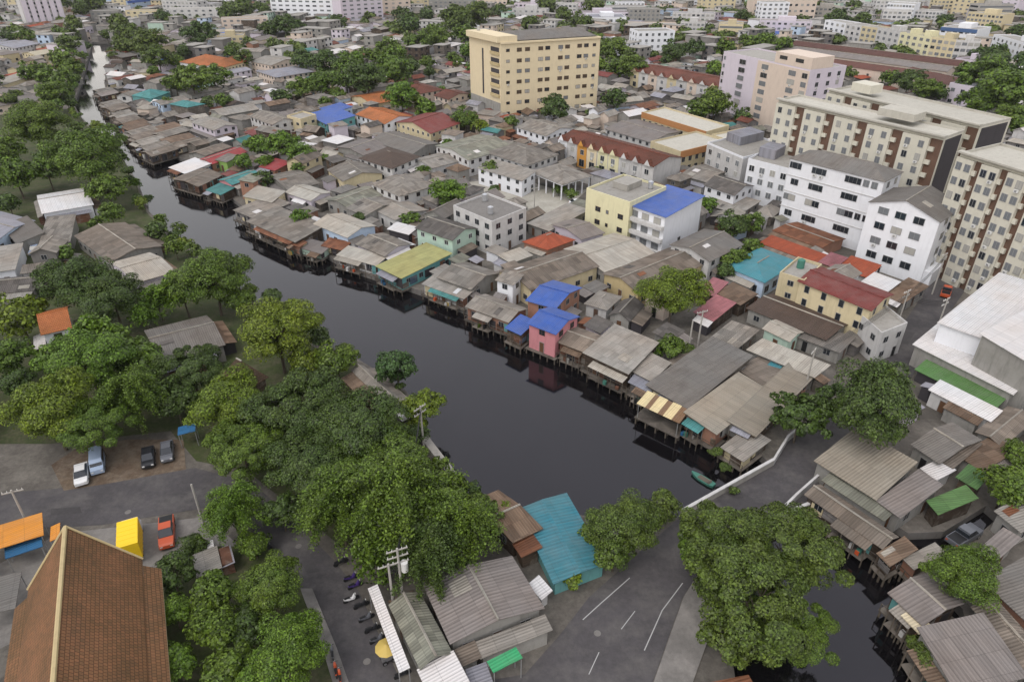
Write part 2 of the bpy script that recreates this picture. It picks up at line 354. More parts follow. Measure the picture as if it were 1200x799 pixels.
for line in (LB, RB, [LB[-1], RB[-1]]):
    for p, q in zip(line, line[1:]): g.face([(p.x, p.y, 0), (q.x, q.y, 0), (q.x, q.y, -4), (p.x, p.y, -4)], 'concrete_dark')
g.build('ground', kind='structure')
canal = LB + RB[::-1]
mark_poly(canal)
wp = [Vector((p.x, p.y, 0)) for p in canal]
cen = Vector((0, 0, 0))
wtr = MB(); wtr.face([(-900, -150, WZ), (900, -150, WZ), (900, 1500, WZ), (-900, 1500, WZ)], 'water'); wtr.build('canal_water', kind='structure')
def road(name, px, z, mat, occ=True):
    pts = [P(*q) for q in px]; sheet(name, pts, z, mat)
    if occ: mark_poly(pts)
    return pts
road('road', [(470, 1020), (560, 799), (615, 790), (655, 745), (690, 700), (740, 655), (797, 606), (838, 640), (800, 700), (765, 799), (740, 1020)], 0.044, 'asphalt')
road('road_beyond_bridge', [(905, 545), (922, 517), (965, 487), (1005, 452), (1035, 410), (1065, 370), (1085, 340), (1108, 312), (1150, 315), (1128, 345), (1104, 378), (1080, 425), (1042, 480), (1000, 535), (968, 588)], 0.048, 'asphalt')
road('street', [(405, 850), (378, 760), (352, 690), (312, 640), (262, 585), (290, 560), (345, 610), (390, 655), (420, 692), (452, 760), (478, 815), (490, 850)], 0.028, 'asphalt')
road('side_street', [(-120, 640), (0, 622), (120, 615), (235, 596), (262, 585), (275, 560), (228, 548), (120, 568), (0, 578), (-120, 590)], 0.034, 'asphalt')
road('parking_ground', [(75, 575), (60, 545), (90, 525), (150, 515), (215, 515), (218, 550), (130, 566)], 0.038, 'dirt')
road('forecourt', [(-60, 700), (0, 660), (70, 625), (245, 605), (300, 660), (230, 680), (120, 700), (0, 760)], 0.018, 'pavement', False)
road('paved_yard', [(540, 215), (600, 207), (660, 225), (690, 222), (668, 240), (640, 252), (598, 238), (548, 226)], 0.014, 'yard')
road('verge', [(312, 640), (352, 690), (378, 760), (405, 850), (160, 850), (160, 680), (230, 640)], 0.024, 'grass', False)
road('woodland_floor', [(-150, 130), (60, 128), (86, 128), (118, 166), (141, 190), (160, 216), (172, 249), (200, 281), (246, 316), (296, 356), (346, 397), (400, 420), (442, 436), (474, 460), (498, 505), (500, 532), (530, 577), (500, 600), (440, 640), (400, 640), (350, 600), (290, 552), (230, 540), (200, 505), (60, 520), (-150, 520)], 0.004, 'grass', False)
road('lane', [(700, 262), (640, 254), (520, 215), (470, 196), (380, 170), (382, 160), (475, 184), (530, 200), (650, 244), (715, 250)], 0.009, 'pavement', False)
# pavement with a kerb on the side of the bridge road, and along the street
def kerbed(name, px, h=.14):
    pts = [P(*q) for q in px]; ar = sum(pts[i].x*pts[(i+1) % len(pts)].y-pts[(i+1) % len(pts)].x*pts[i].y for i in range(len(pts)))
    pts = pts if ar > 0 else pts[::-1]; mark_poly(pts)
    m = MB(); m.hexa([(p.x, p.y, -.05) for p in pts], [(p.x, p.y, h) for p in pts], 'pavement'); m.build(name, kind='structure')
kerbed('pavement', [(766, 799), (801, 700), (838, 641), (850, 655), (848, 700), (835, 735), (812, 799), (800, 900), (735, 900)])
kerbed('street_pavement', [(352, 690), (378, 760), (404, 846), (425, 846), (395, 760), (366, 690)])
# painted lines
def stripe(name, a, b, w, z=.05, mat='paint_line'):
    a, b = P(*a), P(*b); n = (b-a).cross(Vector((0, 0, 1))).normalized()*w/2
    sheet(name, [a-n, b-n, b+n, a+n], z, mat)
for a, b in (((683, 726), (705, 706)), ((705, 706), (738, 677)), ((755, 762), (776, 715)), ((776, 715), (800, 683))): stripe('road_marking', a, b, .11)
for a, b in (((690, 790), (702, 764)), ((728, 737), (744, 716))): stripe('centre_marking', a, b, .09)
for px in ([(360, 672), (375, 670), (366, 655), (352, 657)], [(60, 604), (96, 601), (94, 594), (60, 596)], [(1052, 402), (1064, 404), (1072, 390), (1061, 388)]):
    sheet('road_patch', [P(*q) for q in px], .052, 'asphalt_patch')
for px in ((700, 742), (350, 640), (150, 600), (430, 775)):
    p_ = P(*px); sheet('manhole_cover', [p_+Vector((math.cos(k*math.pi/6)*.38, math.sin(k*math.pi/6)*.38, 0)) for k in range(12)], .054, 'concrete_dark')
# bridge over the canal
b1, b2, b3, b4 = P(797, 606), P(905, 545), P(968, 588), P(838, 640)
br = thing('canal_bridge', 'flat grey road bridge crossing the dark canal beside the striped canopy', 'bridge', (b1+b2+b3+b4)/4)
off = br.location.copy(); m = MB()
q = [b1-off, b4-off, b3-off, b2-off]
m.hexa([(p.x, p.y, -.6) for p in q], [(p.x, p.y, .058) for p in q], 'asphalt'); m.build('deck', br)
for a, b in ((b1, b2), (b4, b3)):
    a, b = a-off, b-off; n = (b-a).normalized().cross(Vector((0, 0, 1)))*.14; m = MB()
    q = [a-n, b-n, b+n, a+n]; m.hexa([(p.x, p.y, .06) for p in q], [(p.x, p.y, 1.0) for p in q], 'concrete')
    q = [a-n*1.5, b-n*1.5, b+n*1.5, a+n*1.5]; m.hexa([(p.x, p.y, 1.0) for p in q], [(p.x, p.y, 1.14) for p in q], 'w_white'); m.build('parapet', br)
for t in (.33, .66):
    m = MB(); a = b1.lerp(b2, t)-off; b = b4.lerp(b3, t)-off
    m.box(((a.x+b.x)/2, (a.y+b.y)/2, -2.4), ((b-a).length, .6, 3.5), 'concrete_dark', math.atan2(b.y-a.y, b.x-a.x)); m.build('pier', br)
mark((b1+b2+b3+b4)/4, b2-b1, b4-b1, 1)
def wall_thing(name, label, px, h, th, mat, z0=0.0, cat='wall'):
    pts = [P(*q) for q in px]; t = thing(name, label, cat, pts[0]); m = MB()
    for a, b in zip(pts, pts[1:]):
        a, b = a-pts[0], b-pts[0]; n = (b-a).normalized().cross(Vector((0, 0, 1)))*th/2; q = [a-n, b-n, b+n, a+n]
        m.hexa([(p.x, p.y, z0) for p in q], [(p.x, p.y, h) for p in q], mat)
    m.build('wall', t); return t
wall_thing('retaining_wall', 'pale concrete retaining wall along the tree-lined canal bank', [(494, 512), (505, 527), (524, 552), (543, 579)], .9, 1.1, 'concrete', -3)
wall_thing('approach_wall', 'white parapet wall beside the road leading off the bridge towards the big round tree', [(905, 545), (922, 517), (940, 503)], 1.05, .3, 'w_white')
wall_thing('approach_wall', 'stepped white parapet wall beside the corrugated roofs at the bridge end', [(918, 600), (932, 586), (950, 570), (966, 556)], 1.2, .3, 'w_white', -3)

# ------------------------------------------------------------------ houses
FIT = []                                                    # (centre, rotation) of every house placed by hand
def fit(A, B, C, z, k=.6):
    A, B, C = P(*A, z), P(*B, z), P(*C, z); a, c = A-B, C-B; a.z = c.z = 0
    ang = math.atan2(a.x*c.y-a.y*c.x, a.x*c.x+a.y*c.y); want = math.copysign(math.pi/2, ang); d = (want-ang)*k/2
    rot = lambda v, t: Vector((v.x*math.cos(t)-v.y*math.sin(t), v.x*math.sin(t)+v.y*math.cos(t), 0))
    return Vector((B.x, B.y, 0))+(a+c)/2, rot(a, -d), rot(c, d)
WIN = {}
def winmesh(w, h, fr='frame_grey', gl='glass'):
    k = (round(w, 1), round(h, 1), fr, gl)
    if k not in WIN:
        m = MB(); w, h = k[0], k[1]
        m.box((0, .03, 0), (w, .06, h), fr); m.box((0, .05, 0), (w-.16, .05, h-.16), gl)
        if w > 1.1: m.box((0, .055, 0), (.07, .06, h-.1), fr)
        WIN[k] = m.mesh('window')
    return WIN[k]
def acmesh():
    if 'ac' not in WIN:
        m = MB(); m.box((0, .2, 0), (.8, .35, .55), 'frame_white'); m.box((0, .38, 0), (.45, .02, .4), 'frame_grey'); WIN['ac'] = m.mesh('air_conditioner')
    return WIN['ac']
def doormesh(kind):
    k = ('door', kind)
    if k not in WIN:
        m = MB(); m.box((0, .03, 1.0), (1.0, .06, 2.0), 'frame_grey'); m.box((0, .05, .98), (.84, .06, 1.9), kind); WIN[k] = m.mesh('door')
    return WIN[k]
def place_on(root, data, name, p, nrm):                     # fasten a part to a wall whose outward normal is nrm
    o = link(name, data, root); o.location = p; o.rotation_euler = (0, 0, math.atan2(nrm.y, nrm.x)-math.pi/2); return o
class House: pass
def house(name, label, cat, A, B, C, h, roof='gable', ridge='a', rise=1.0, rm='grey', wm='w_grey', ov=.4, z0=0.0, stilt=False, win=2, group=None,
          vb=None, lm=None, frame='frame_grey', glass='glass', world=None, detail=True, storey=2.9, fascia=None, open_sides=False, winsz=(1.2, 1.1)):
    if vb is not None: h = height_of(B[0], B[1], vb)
    if world: ctr, a, c = world
    else: ctr, a, c = fit(A, B, C, h)
    th = math.atan2(c.y, c.x); cs, sn = math.cos(-th), math.sin(-th)
    rl = lambda v: Vector((v.x*cs-v.y*sn, v.x*sn+v.y*cs, 0)); al, cl = rl(a), rl(c)
    t = thing(name, label, cat, (ctr.x, ctr.y, z0), th, group)
    R = House(); R.root, R.ctr, R.a, R.c, R.h, R.al, R.cl, R.lm, R.z0 = t, ctr, a, c, h, al, cl, lm, z0; R.rm = rm; R.roof = roof; R.wm = wm; R.name = name
    if not world: FIT.append((ctr, th))
    mark(ctr, a, c, -.6)
    la, lc = al.length, cl.length; hh = h-z0
    sw, tw = max(.2, .5-ov/la), max(.2, .5-ov/lc)
    if roof in ('flat',): sw = tw = .5
    def pt(s, u, z): q = al*s+cl*u; return Vector((q.x, q.y, z))
    if roof == 'gable': zr = (lambda s, u: hh+rise*(1-2*abs(u))) if ridge == 'a' else (lambda s, u: hh+rise*(1-2*abs(s)))
    elif roof == 'shed': zr = (lambda s, u: hh+rise*(u+.5)) if ridge == 'a' else (lambda s, u: hh+rise*(s+.5))
    else: zr = lambda s, u: hh
    R.pt, R.zr, R.sw, R.tw = pt, zr, sw, tw
    eps = .04 if roof != 'flat' else 0.0
    # walls
    if not open_sides:
        m = MB(); S = [(-sw, -tw), (sw, -tw), (sw, tw), (-sw, tw)]
        orient = 1 if (al.x*cl.y-al.y*cl.x) > 0 else -1
        for i in range(4):
            p, q = S[i], S[(i+1) % 4]; mid = ((p[0]+q[0])/2, (p[1]+q[1])/2)
            f = [pt(*p, 0 if not stilt else -.2), pt(*q, 0 if not stilt else -.2), pt(*q, zr(*q)-eps), pt(*mid, zr(*mid)-eps), pt(*p, zr(*p)-eps)]
            m.face(f if orient > 0 else f[::-1], wm)
        if roof == 'flat':
            pz, th_ = hh+.55, .2; fs = fascia or wm
            i_s, i_t = .5-th_/la, .5-th_/lc
            O = [(-.5, -.5), (.5, -.5), (.5, .5), (-.5, .5)]; I = [(-i_s, -i_t), (i_s, -i_t), (i_s, i_t), (-i_s, i_t)]
            for i in range(4):
                j = (i+1) % 4; q = [O[i], O[j], I[j], I[i]]
                m.hexa([pt(*x, hh) for x in q], [pt(*x, pz) for x in q], fs)
        m.build('wall', t)
    # roof
    m = MB(); tk = .09
    if roof == 'gable' and ridge == 'a':
        m.slab([pt(-.5, -.5, hh), pt(.5, -.5, hh), pt(.5, 0, hh+rise), pt(-.5, 0, hh+rise)], tk, rm, al); m.slab([pt(-.5, .5, hh), pt(.5, .5, hh), pt(.5, 0, hh+rise), pt(-.5, 0, hh+rise)], tk, rm, al)
        rd = (pt(-.5, 0, hh+rise+.05), pt(.5, 0, hh+rise+.05))
    elif roof == 'gable':
        m.slab([pt(-.5, -.5, hh), pt(-.5, .5, hh), pt(0, .5, hh+rise), pt(0, -.5, hh+rise)], tk, rm, cl); m.slab([pt(.5, -.5, hh), pt(.5, .5, hh), pt(0, .5, hh+rise), pt(0, -.5, hh+rise)], tk, rm, cl)
        rd = (pt(0, -.5, hh+rise+.05), pt(0, .5, hh+rise+.05))
    elif roof == 'shed':
        m.slab([pt(*q, zr(*q)) for q in ((-.5, -.5), (.5, -.5), (.5, .5), (-.5, .5))], tk, rm, al if ridge == 'a' else cl); rd = None
    elif roof == 'hip':
        k = min(la, lc)/2
        if la >= lc: r0, r1 = (-.5+k/la, 0), (.5-k/la, 0)
        else: r0, r1 = (0, -.5+k/lc), (0, .5-k/lc)
        if abs(la-lc) < .6: r0 = r1 = (0, 0)
        E_ = [(-.5, -.5), (.5, -.5), (.5, .5), (-.5, .5)]; ap = lambda r: pt(*r, hh+rise)
        same = r0 == r1
        for i in range(4):
            p, q = E_[i], E_[(i+1) % 4]; dirv = pt(*q, 0)-pt(*p, 0)
            if same: tp = [ap(r0)]
            else:
                lon = (i % 2 == 0) == (la >= lc)
                if lon: tp = [ap(r1), ap(r0)] if ((q[0]-p[0]) > 0 or (q[1]-p[1]) > 0) else [ap(r0), ap(r1)]
                else: tp = [ap(r1 if ((p[0]+q[0]) > 0 if la >= lc else (p[1]+q[1]) > 0) else r0)]
            m.slab([pt(*p, hh), pt(*q, hh)]+tp, tk, rm, dirv)
        rd = None if same else (ap(r0)+Vector((0, 0, .05)), ap(r1)+Vector((0, 0, .05)))
    else:
        i_s, i_t = .5-.22/la, .5-.22/lc
        m.slab([pt(*q, hh+.06) for q in ((-i_s, -i_t), (i_s, -i_t), (i_s, i_t), (-i_s, i_t))], .2, rm, al); rd = None
    m.build('roof', t); R.ridge = rd
    if rd and detail:
        m = MB(); m.tube(rd[0], rd[1], .13, .13, 'pale' if rm not in ('redtile', 'maroon', 'orange', 'blue', 'temple') else rm, 5); m.build('ridge_cap', t)
    # windows and doors on the two walls that face the water or the street
    R.na = -cl.normalized(); R.na = (R.na-al.normalized()*R.na.dot(al.normalized())).normalized(); R.nc = -al.normalized(); R.nc = (R.nc-cl.normalized()*R.nc.dot(cl.normalized())).normalized()
    if win and not open_sides:
        ns = max(1, round((min(zr(0, -.5), zr(-.5, 0), hh+.2)-.1)/storey))
        for side, L, nrm in (('a', la, R.na), ('c', lc, R.nc)):
            Lw = L*2*(sw if side == 'a' else tw); n = max(1, int(Lw/(3.0 if win > 1 else 4.2))); n = min(n, 10)
            for k in range(ns):
                zc = k*min(storey, hh/ns)+1.55
                if zc+winsz[1]/2 > hh-.1: zc = hh-.2-winsz[1]/2
                for i in range(n):
                    f = (i+.5)/n-.5
                    q = pt(f*2*sw, -tw, zc) if side == 'a' else pt(-sw, f*2*tw, zc)
                    if k == 0 and i == n//2 and hh > 2.3: place_on(t, doormesh(RND.choice(('door_wood', 'door_wood', 'frame_brown', 'black'))), 'door', Vector((q.x, q.y, .02)), nrm)
                    elif zc > .8: place_on(t, winmesh(*winsz, frame, glass), 'window', q, nrm)
    if stilt:
        m = MB(); m.slab([pt(s, u, -.02) for s, u in ((-.52, -.53), (.52, -.53), (.52, .5), (-.52, .5))], .18, 'wood_grey', al); m.build('floor_deck', t)
        n = max(3, int(la/1.5)); pm = MB(); pm.tube((0, 0, -3.6), (0, 0, 0), .14, .12, 'post_wood', 6); pm = pm.mesh('stilt')
        for row in (-.5, -.25):
            for i in range(n+1):
                q = pt(-.48+.96*i/n, row, -.1); o = link('stilt', pm, t); o.location = q
    return R
ALL = []
KEEP_H = {'temple_hall', 'shophouse_terrace', 'white_warehouse', 'open_pavilion', 'maroon_roof_building', 'cream_building', 'flat_roof_house', 'modern_building', 'row_terrace', 'market_awning', 'white_awning', 'green_awning', 'garden_pavilion', 'blue_tarp_canopy', 'striped_canopy', 'brown_pavilion', 'orange_villa'}
def hs(*a, **k):
    a = list(a)
    if a[0] not in KEEP_H and k.get('vb') is None: a[6] = a[6]*(.68 if a[6] < 5.7 else .8)
    r = house(*a, **k); ALL.append(r); return r
def window_grid(R, side, us, zs, w, h, frame='frame_white', glass='glass', name='window', off=0.0, cap=100):
    done = getattr(R, 'nwin', 0)
    for z in zs:
        for u in us:
            if done >= cap: break
            q, n = (R.pt(u, -R.tw, z), R.na) if side == 'a' else (R.pt(-R.sw, u, z), R.nc)
            gl = glass if name != 'window' else RND.choice((glass, glass, glass, 'glass', 'glass_grey', 'curtain'))
            place_on(R.root, winmesh(w, h, frame, gl), name, q+n*off, n); done += 1
            if name == 'window' and RND.random() < .16 and pxm(R.ctr) > 1.6: place_on(R.root, acmesh(), 'air_conditioner', q+n*(off+.05)-Vector((0, 0, h/2+.35)), n)
    R.nwin = done
def on_wall(R, side, u0, u1, z0, z1, depth, mat, name, inset=0.0):      # a slab of the given depth in front of a wall
    pts = []
    for u in (u0, u1): pts.append(R.pt(u, -R.tw, 0) if side == 'a' else R.pt(-R.sw, u, 0))
    n = R.na if side == 'a' else R.nc
    q = [pts[0]+n*.003, pts[1]+n*.003, pts[1]+n*depth, pts[0]+n*depth]
    ar = sum(q[i].x*q[(i+1) % 4].y-q[(i+1) % 4].x*q[i].y for i in range(4)); q = q if ar > 0 else q[::-1]
    m = MB(); m.hexa([(p.x, p.y, z0) for p in q], [(p.x, p.y, z1) for p in q], mat); return m.build(name, R.root)
def roof_block(R, s0, s1, u0, u1, z0, z1, mat, name):
    q = [R.pt(s0, u0, 0), R.pt(s1, u0, 0), R.pt(s1, u1, 0), R.pt(s0, u1, 0)]
    ar = sum(q[i].x*q[(i+1) % 4].y-q[(i+1) % 4].x*q[i].y for i in range(4)); q = q if ar > 0 else q[::-1]
    m = MB(); m.hexa([(p.x, p.y, z0) for p in q], [(p.x, p.y, z1) for p in q], mat); return m.build(name, R.root)
# ------------------------------------------------------------------ houses on the canal front, from the bridge outwards
CF = 'stilt houses along the canal front'
hs('canal_house', 'broad pale corrugated roof over a pink brick canal wall, next to the bridge', 'house', (805, 487), (843, 512), (899, 457), 3.8, 'shed', 'c', .5, 'corr', 'w_brick', stilt=True, group=CF, lm='the pale corrugated roof by the bridge')
hs('canal_house', 'lighter corrugated roof stepping up behind the brick-walled canal house', 'house', (853, 496), (888, 513), (960, 433), 3.6, 'shed', 'c', .4, 'corr', 'wood', stilt=True, group=CF)
hs('canal_shed', 'low grey lean-to shed squeezed against the bridge parapet', 'shed', (845, 524), (872, 542), (902, 517), 2.2, 'shed', 'a', .3, 'lgrey', 'wood', stilt=True, win=0, group=CF)
hs('long_canal_house', 'long smooth dark grey roof running back from the striped canopy', 'house', (763, 452), (809, 483), (875, 421), 4.2, 'shed', 'a', .9, 'smooth', 'wood_grey', stilt=True, group=CF, lm='the long smooth grey roof')
hs('canal_house', 'wooden stilt house with light patched roof beside the small blue-grey shed', 'house', (688, 413), (738, 441), (767, 406), 4.8, 'shed', 'a', .8, 'lgrey', 'wood', stilt=True, group=CF, lm='the wooden stilt house with a light roof')
hs('canal_house', 'small square grey roof between the light patched roof and the long smooth one', 'house', (742, 434), (765, 449), (783, 427), 4.0, 'shed', 'a', .4, 'lgrey', 'wood_grey', win=0, group=CF)
hs('canal_shed', 'small blue-grey metal shed on stilts beside the striped canopy', 'shed', (739, 447), (762, 462), (768, 450), 3.2, 'shed', 'a', .3, 'bluegrey', 'tin', stilt=True, win=0, group=CF)
hs('canal_house', 'dark wooden stilt house with rusty patched roof beside the two blue roofs', 'house', (656, 401), (688, 415), (705, 394), 4.2, 'gable', 'a', .7, 'greybrown', 'wood', stilt=True, group=CF)
b1_ = hs('blue_roofed_house', 'pink house with blue metal roof and balcony standing right at the water', 'house', (618, 379), (652, 393), (679, 371), 6.0, 'gable', 'a', 1.0, 'blue', 'w_pink', stilt=True, lm='the pink house with a blue roof', frame='frame_brown', group=CF)
b2_ = hs('blue_roofed_house', 'taller blue metal roof just behind the pink canal house', 'house', (615, 352), (651, 362), (683, 337), 6.0, 'gable', 'a', 1.0, 'blue', 'w_brick', lm='the taller blue metal roof')
hs('blue_lean_to', 'low blue lean-to roof attached beside the pink canal house', 'shed', (594, 384), (611, 394), (626, 379), 4.0, 'shed', 'a', .5, 'blue', 'wood', stilt=True, win=0, group=CF)
hs('canal_house', 'grey stilt house with rusty boarded front next to the blue lean-to', 'house', (546, 359), (596, 379), (618, 362), 4.0, 'gable', 'a', .9, 'grey', 'w_brick', stilt=True, group=CF, lm='the grey stilt house beside the blue lean-to')
hs('canal_house', 'narrow pale roof on a cluttered stilt deck below a larger grey gable', 'house', (497, 332), (543, 352), (558, 339), 3.4, 'shed', 'a', .5, 'lgrey', 'w_white', stilt=True, group=CF)
hs('gable_house', 'broad grey gable roof right behind the narrow pale stilt roof', 'house', (512, 325), (552, 340), (586, 320), 4.6, 'gable', 'a', 1.2, 'grey', 'w_grey')
hs('white_tower_house', 'tiny white walled upper room with one dark window among grey roofs', 'house', (581, 328), (602, 335), (613, 324), 6.4, 'shed', 'a', .4, 'grey', 'w_bright')
hs('canal_house', 'pale green-yellow roof with teal patch over a cluttered landing', 'house', (443, 312), (471, 328), (527, 299), 4.2, 'shed', 'a', .5, 'ygreen', 'w_teal', stilt=True, group=CF, lm='the yellow-green roof')
hs('canal_house', 'pale grey roof on tall stilts beside the yellow-green roof', 'house', (397, 298), (440, 313), (452, 303), 3.5, 'shed', 'a', .5, 'pale', 'w_white', stilt=True, group=CF)
hs('gable_house', 'grey roof with pale lavender edge behind the yellow-green canal roof', 'house', (420, 286), (450, 302), (479, 286), 4.6, 'gable', 'a', .9, 'grey', 'w_lav')
mint = hs('mint_house', 'two-storey pale mint house with a dark grey gable roof', 'house', (488, 267), (530, 283), (558, 268), 6.6, 'gable', 'a', 1.3, 'dkgrey', 'w_mint', lm='the pale mint house', frame='frame_white')
hs('gable_house', 'pale roofed house with sky-blue end wall two roofs in from the water', 'house', (370, 262), (406, 280), (438, 265), 5.0, 'gable', 'a', 1.0, 'pale', 'w_paleblue', lm='the house with a sky-blue end wall')
hs('canal_shed', 'rust-red shed roof on the planted canal terrace', 'shed', (380, 287), (402, 295), (408, 286), 2.8, 'shed', 'a', .3, 'rust', 'wood', win=0, stilt=True, group=CF)
hs('canal_shed', 'open pale terrace roof with potted greenery at the water edge', 'shed', (350, 288), (376, 299), (386, 289), 2.3, 'shed', 'a', .3, 'greypink', 'w_mint', win=0, stilt=True, group=CF)
hs('canal_house', 'large weathered grey roof with dark red porch at its corner', 'house', (297, 258), (342, 287), (374, 269), 3.8, 'shed', 'a', .9, 'grey', 'wood', stilt=True, group=CF, lm='the large weathered grey canal roof')
hs('canal_shed', 'dark red boarded porch at the corner of the weathered grey canal roof', 'shed', (341, 284), (350, 291), (357, 285), 3.0, 'shed', 'a', .2, 'rust', 'w_brick', win=0, stilt=True, group=CF)
hs('canal_house', 'long grey canal roof beside the square cream roof', 'house', (278, 246), (298, 258), (336, 240), 3.8, 'shed', 'a', .5, 'grey', 'tin', stilt=True, group=CF)
hs('cream_roof_house', 'square cream-coloured roof above the long grey canal roof', 'house', (291, 229), (318, 239), (329, 228), 4.6, 'shed', 'a', .7, 'pale', 'w_cream')
hs('gable_house', 'wide low grey gable roof behind the square cream roof', 'house', (313, 206), (336, 224), (373, 215), 4.8, 'gable', 'c', 1.0, 'grey', 'w_grey')
hs('gable_house', 'pale ridge-capped roof with a lavender wall beside the wide low gable', 'house', (338, 225), (363, 237), (384, 226), 4.8, 'gable', 'a', .8, 'pale', 'w_lav')
hs('teal_roof_house', 'weathered dark teal roof near the canal, largest of the teal roofs there', 'house', (259, 211), (272, 218), (303, 205), 4.6, 'gable', 'c', .7, 'teal', 'w_pink', lm='the weathered teal roof')
hs('teal_shed', 'small bright teal shed roof below the large teal roof', 'shed', (247, 222), (258, 230), (271, 221), 3.2, 'shed', 'a', .3, 'teal', 'wood', stilt=True, win=0, group=CF)
hs('canal_house', 'white striped canal roof at the far bend of the canal', 'house', (203, 196), (216, 205), (243, 194), 3.6, 'shed', 'a', .6, 'white', 'w_white', stilt=True, group=CF)
hs('canal_house', 'grey-brown stilt roof between the white striped roof and the teal shed', 'house', (214, 209), (232, 221), (250, 206), 3.6, 'gable', 'c', .6, 'greybrown', 'wood', stilt=True, group=CF)
hs('red_roof_house', 'faded crimson roof beside green shrubs far up the canal', 'house', (241, 187), (251, 194), (282, 178), 4.2, 'gable', 'c', .8, 'red', 'w_brick', lm='the faded crimson roof')
hs('red_roof_house', 'bright pink-red low roof half hidden by garden trees', 'house', (307, 195), (322, 201), (338, 192), 4.2, 'shed', 'a', .5, 'red', 'w_brick')
hs('green_wall_house', 'small lime-green walled house next to the faded crimson roof', 'house', (255, 187), (266, 191), (278, 184), 5.0, 'shed', 'a', .4, 'grey', 'w_green')
for q in (('brown-grey stilt roof first below the canal bend', (166, 172), (177, 185), (203, 175), 'greybrown'), ('light grey stilt roof above the first one at the canal bend', (157, 161), (166, 172), (188, 163), 'lgrey'), ('grey stilt roof with dark front, middle of the canal bend', (148, 150), (157, 161), (178, 152), 'grey'),
          ('rust-stained stilt roof in the upper canal bend', (139, 141), (148, 150), (168, 143), 'rustgrey'), ('small grey stilt roof with white front strip at the upper canal bend', (131, 133), (139, 141), (157, 135), 'lgrey'), ('wide grey-brown roof behind the first stilt roofs of the bend', (190, 165), (202, 176), (236, 166), 'greybrown'), ('pale brown roof behind the middle stilt roofs of the bend', (180, 152), (190, 163), (216, 153), 'grey'),
          ('narrow grey stilt roof far up the straight canal', (121, 121), (130, 132), (146, 126), 'greybrown'), ('pinkish stilt roof at the edge of the straight canal', (112, 106), (118, 114), (134, 109), 'greypink')):
    mx = lambda a_, b_, t: (a_[0]+(b_[0]-a_[0])*t, a_[1]+(b_[1]-a_[1])*t); M_ = mx(q[1], q[2], .46); cm_ = (q[3][0]-q[2][0], q[3][1]-q[2][1])
    hs('canal_house', q[0], 'house', M_, q[2], q[3], 3.6, 'gable', 'c', .7, q[4], 'wood', stilt=True, group=CF, lm='the first stilt roof of the bend' if 'first below' in q[0] else None)
    hs('canal_house', q[0].replace(' roof', ' upper twin roof', 1), 'house', q[1], (M_[0]-.3, M_[1]-.4), (M_[0]+cm_[0]*.93, M_[1]+cm_[1]*.93), 3.3, 'shed' if len(q[0]) % 2 else 'gable', 'c', .5, ('grey', 'rustgrey', 'lgrey', 'greybrown')[len(q[0]) % 4], 'wood_grey', stilt=True, group=CF)
# ------------------------------------------------------------------ the settlement behind the canal front
hs('lavender_house', 'pale lavender walled house with light flat-pitched roof', 'house', (228, 143), (248, 154), (274, 147), 6.0, 'gable', 'a', .9, 'lgrey', 'w_lav', lm='the pale lavender house')
hs('long_house', 'long grey roof above a pale blue wall with three dark windows', 'house', (181, 119), (188, 124), (218, 117), 6.2, 'gable', 'c', .8, 'grey', 'w_paleblue', lm='the pale blue wall with three windows')
hs('teal_roof_house', 'small rounded teal hip roof among far grey roofs', 'house', (167, 111), (178, 117), (187, 109), 5.5, 'hip', 'a', 2.0, 'teal', 'w_teal', lm='the teal hip roof')
hs('long_house', 'long pale grey roof crossing in front of small garden trees', 'house', (250, 129), (258, 137), (300, 128), 5.0, 'gable', 'c', 1.0, 'lgrey', 'w_grey')
hs('long_house', 'thin long light roof beyond the long pale grey one', 'house', (213, 109), (225, 113), (257, 104), 5.0, 'gable', 'c', 1.0, 'lgrey', 'w_grey')
hs('orange_villa', 'large white villa under a bright orange tiled hip roof', 'villa', (226, 72), (240, 79), (258, 70), 6.5, 'hip', 'a', 3.0, 'orange', 'w_bright', lm='the orange tiled villa')
hs('orange_villa', 'smaller orange tiled villa touching the large white one', 'villa', (257, 76), (266, 80), (279, 72), 6.0, 'hip', 'a', 2.4, 'orange', 'w_cream')
hs('row_house', 'lavender-white house with bluish roof in front of the orange villas', 'house', (255, 85), (262, 89), (289, 82), 6.0, 'gable', 'c', .8, 'bluegrey', 'w_lav')
hs('gable_house', 'lilac-grey hip roofed house with white gable beside dark trees', 'house', (308, 84), (322, 92), (362, 84), 6.0, 'hip', 'a', 1.8, 'bluegrey', 'w_pinkbeige')
hs('gable_house', 'big pale house wall with small windows behind the lilac-grey hip roof', 'house', (304, 72), (318, 78), (342, 70), 7.0, 'gable', 'a', 1.5, 'lgrey', 'w_pinkbeige')
hs('orange_house', 'cream house under an orange gable roof, farther one of two by the yellow block', 'house', (418, 113), (434, 124), (464, 116), 5.6, 'gable', 'c', 1.6, 'orange', 'w_cream', lm='the cream house with an orange gable')
hs('orange_house', 'white walled house under a small orange roof, nearer of the two by the yellow block', 'house', (424, 134), (449, 147), (477, 137), 6.4, 'gable', 'a', 1.5, 'orange', 'w_bright', lm='the white house with an orange roof', frame='frame_brown')
hs('maroon_house', 'cream house with steep maroon roof at the foot of the yellow block', 'house', (477, 143), (503, 159), (526, 145), 6.0, 'gable', 'c', 2.0, 'maroon', 'w_cream', lm='the cream house with a maroon roof', frame='frame_white')
hs('brown_roof_house', 'two-storey house with brown-red hip roof touching the yellow block', 'house', (467, 103), (485, 112), (515, 105), 6.0, 'hip', 'a', 1.8, 'redtile', 'w_pinkbeige')
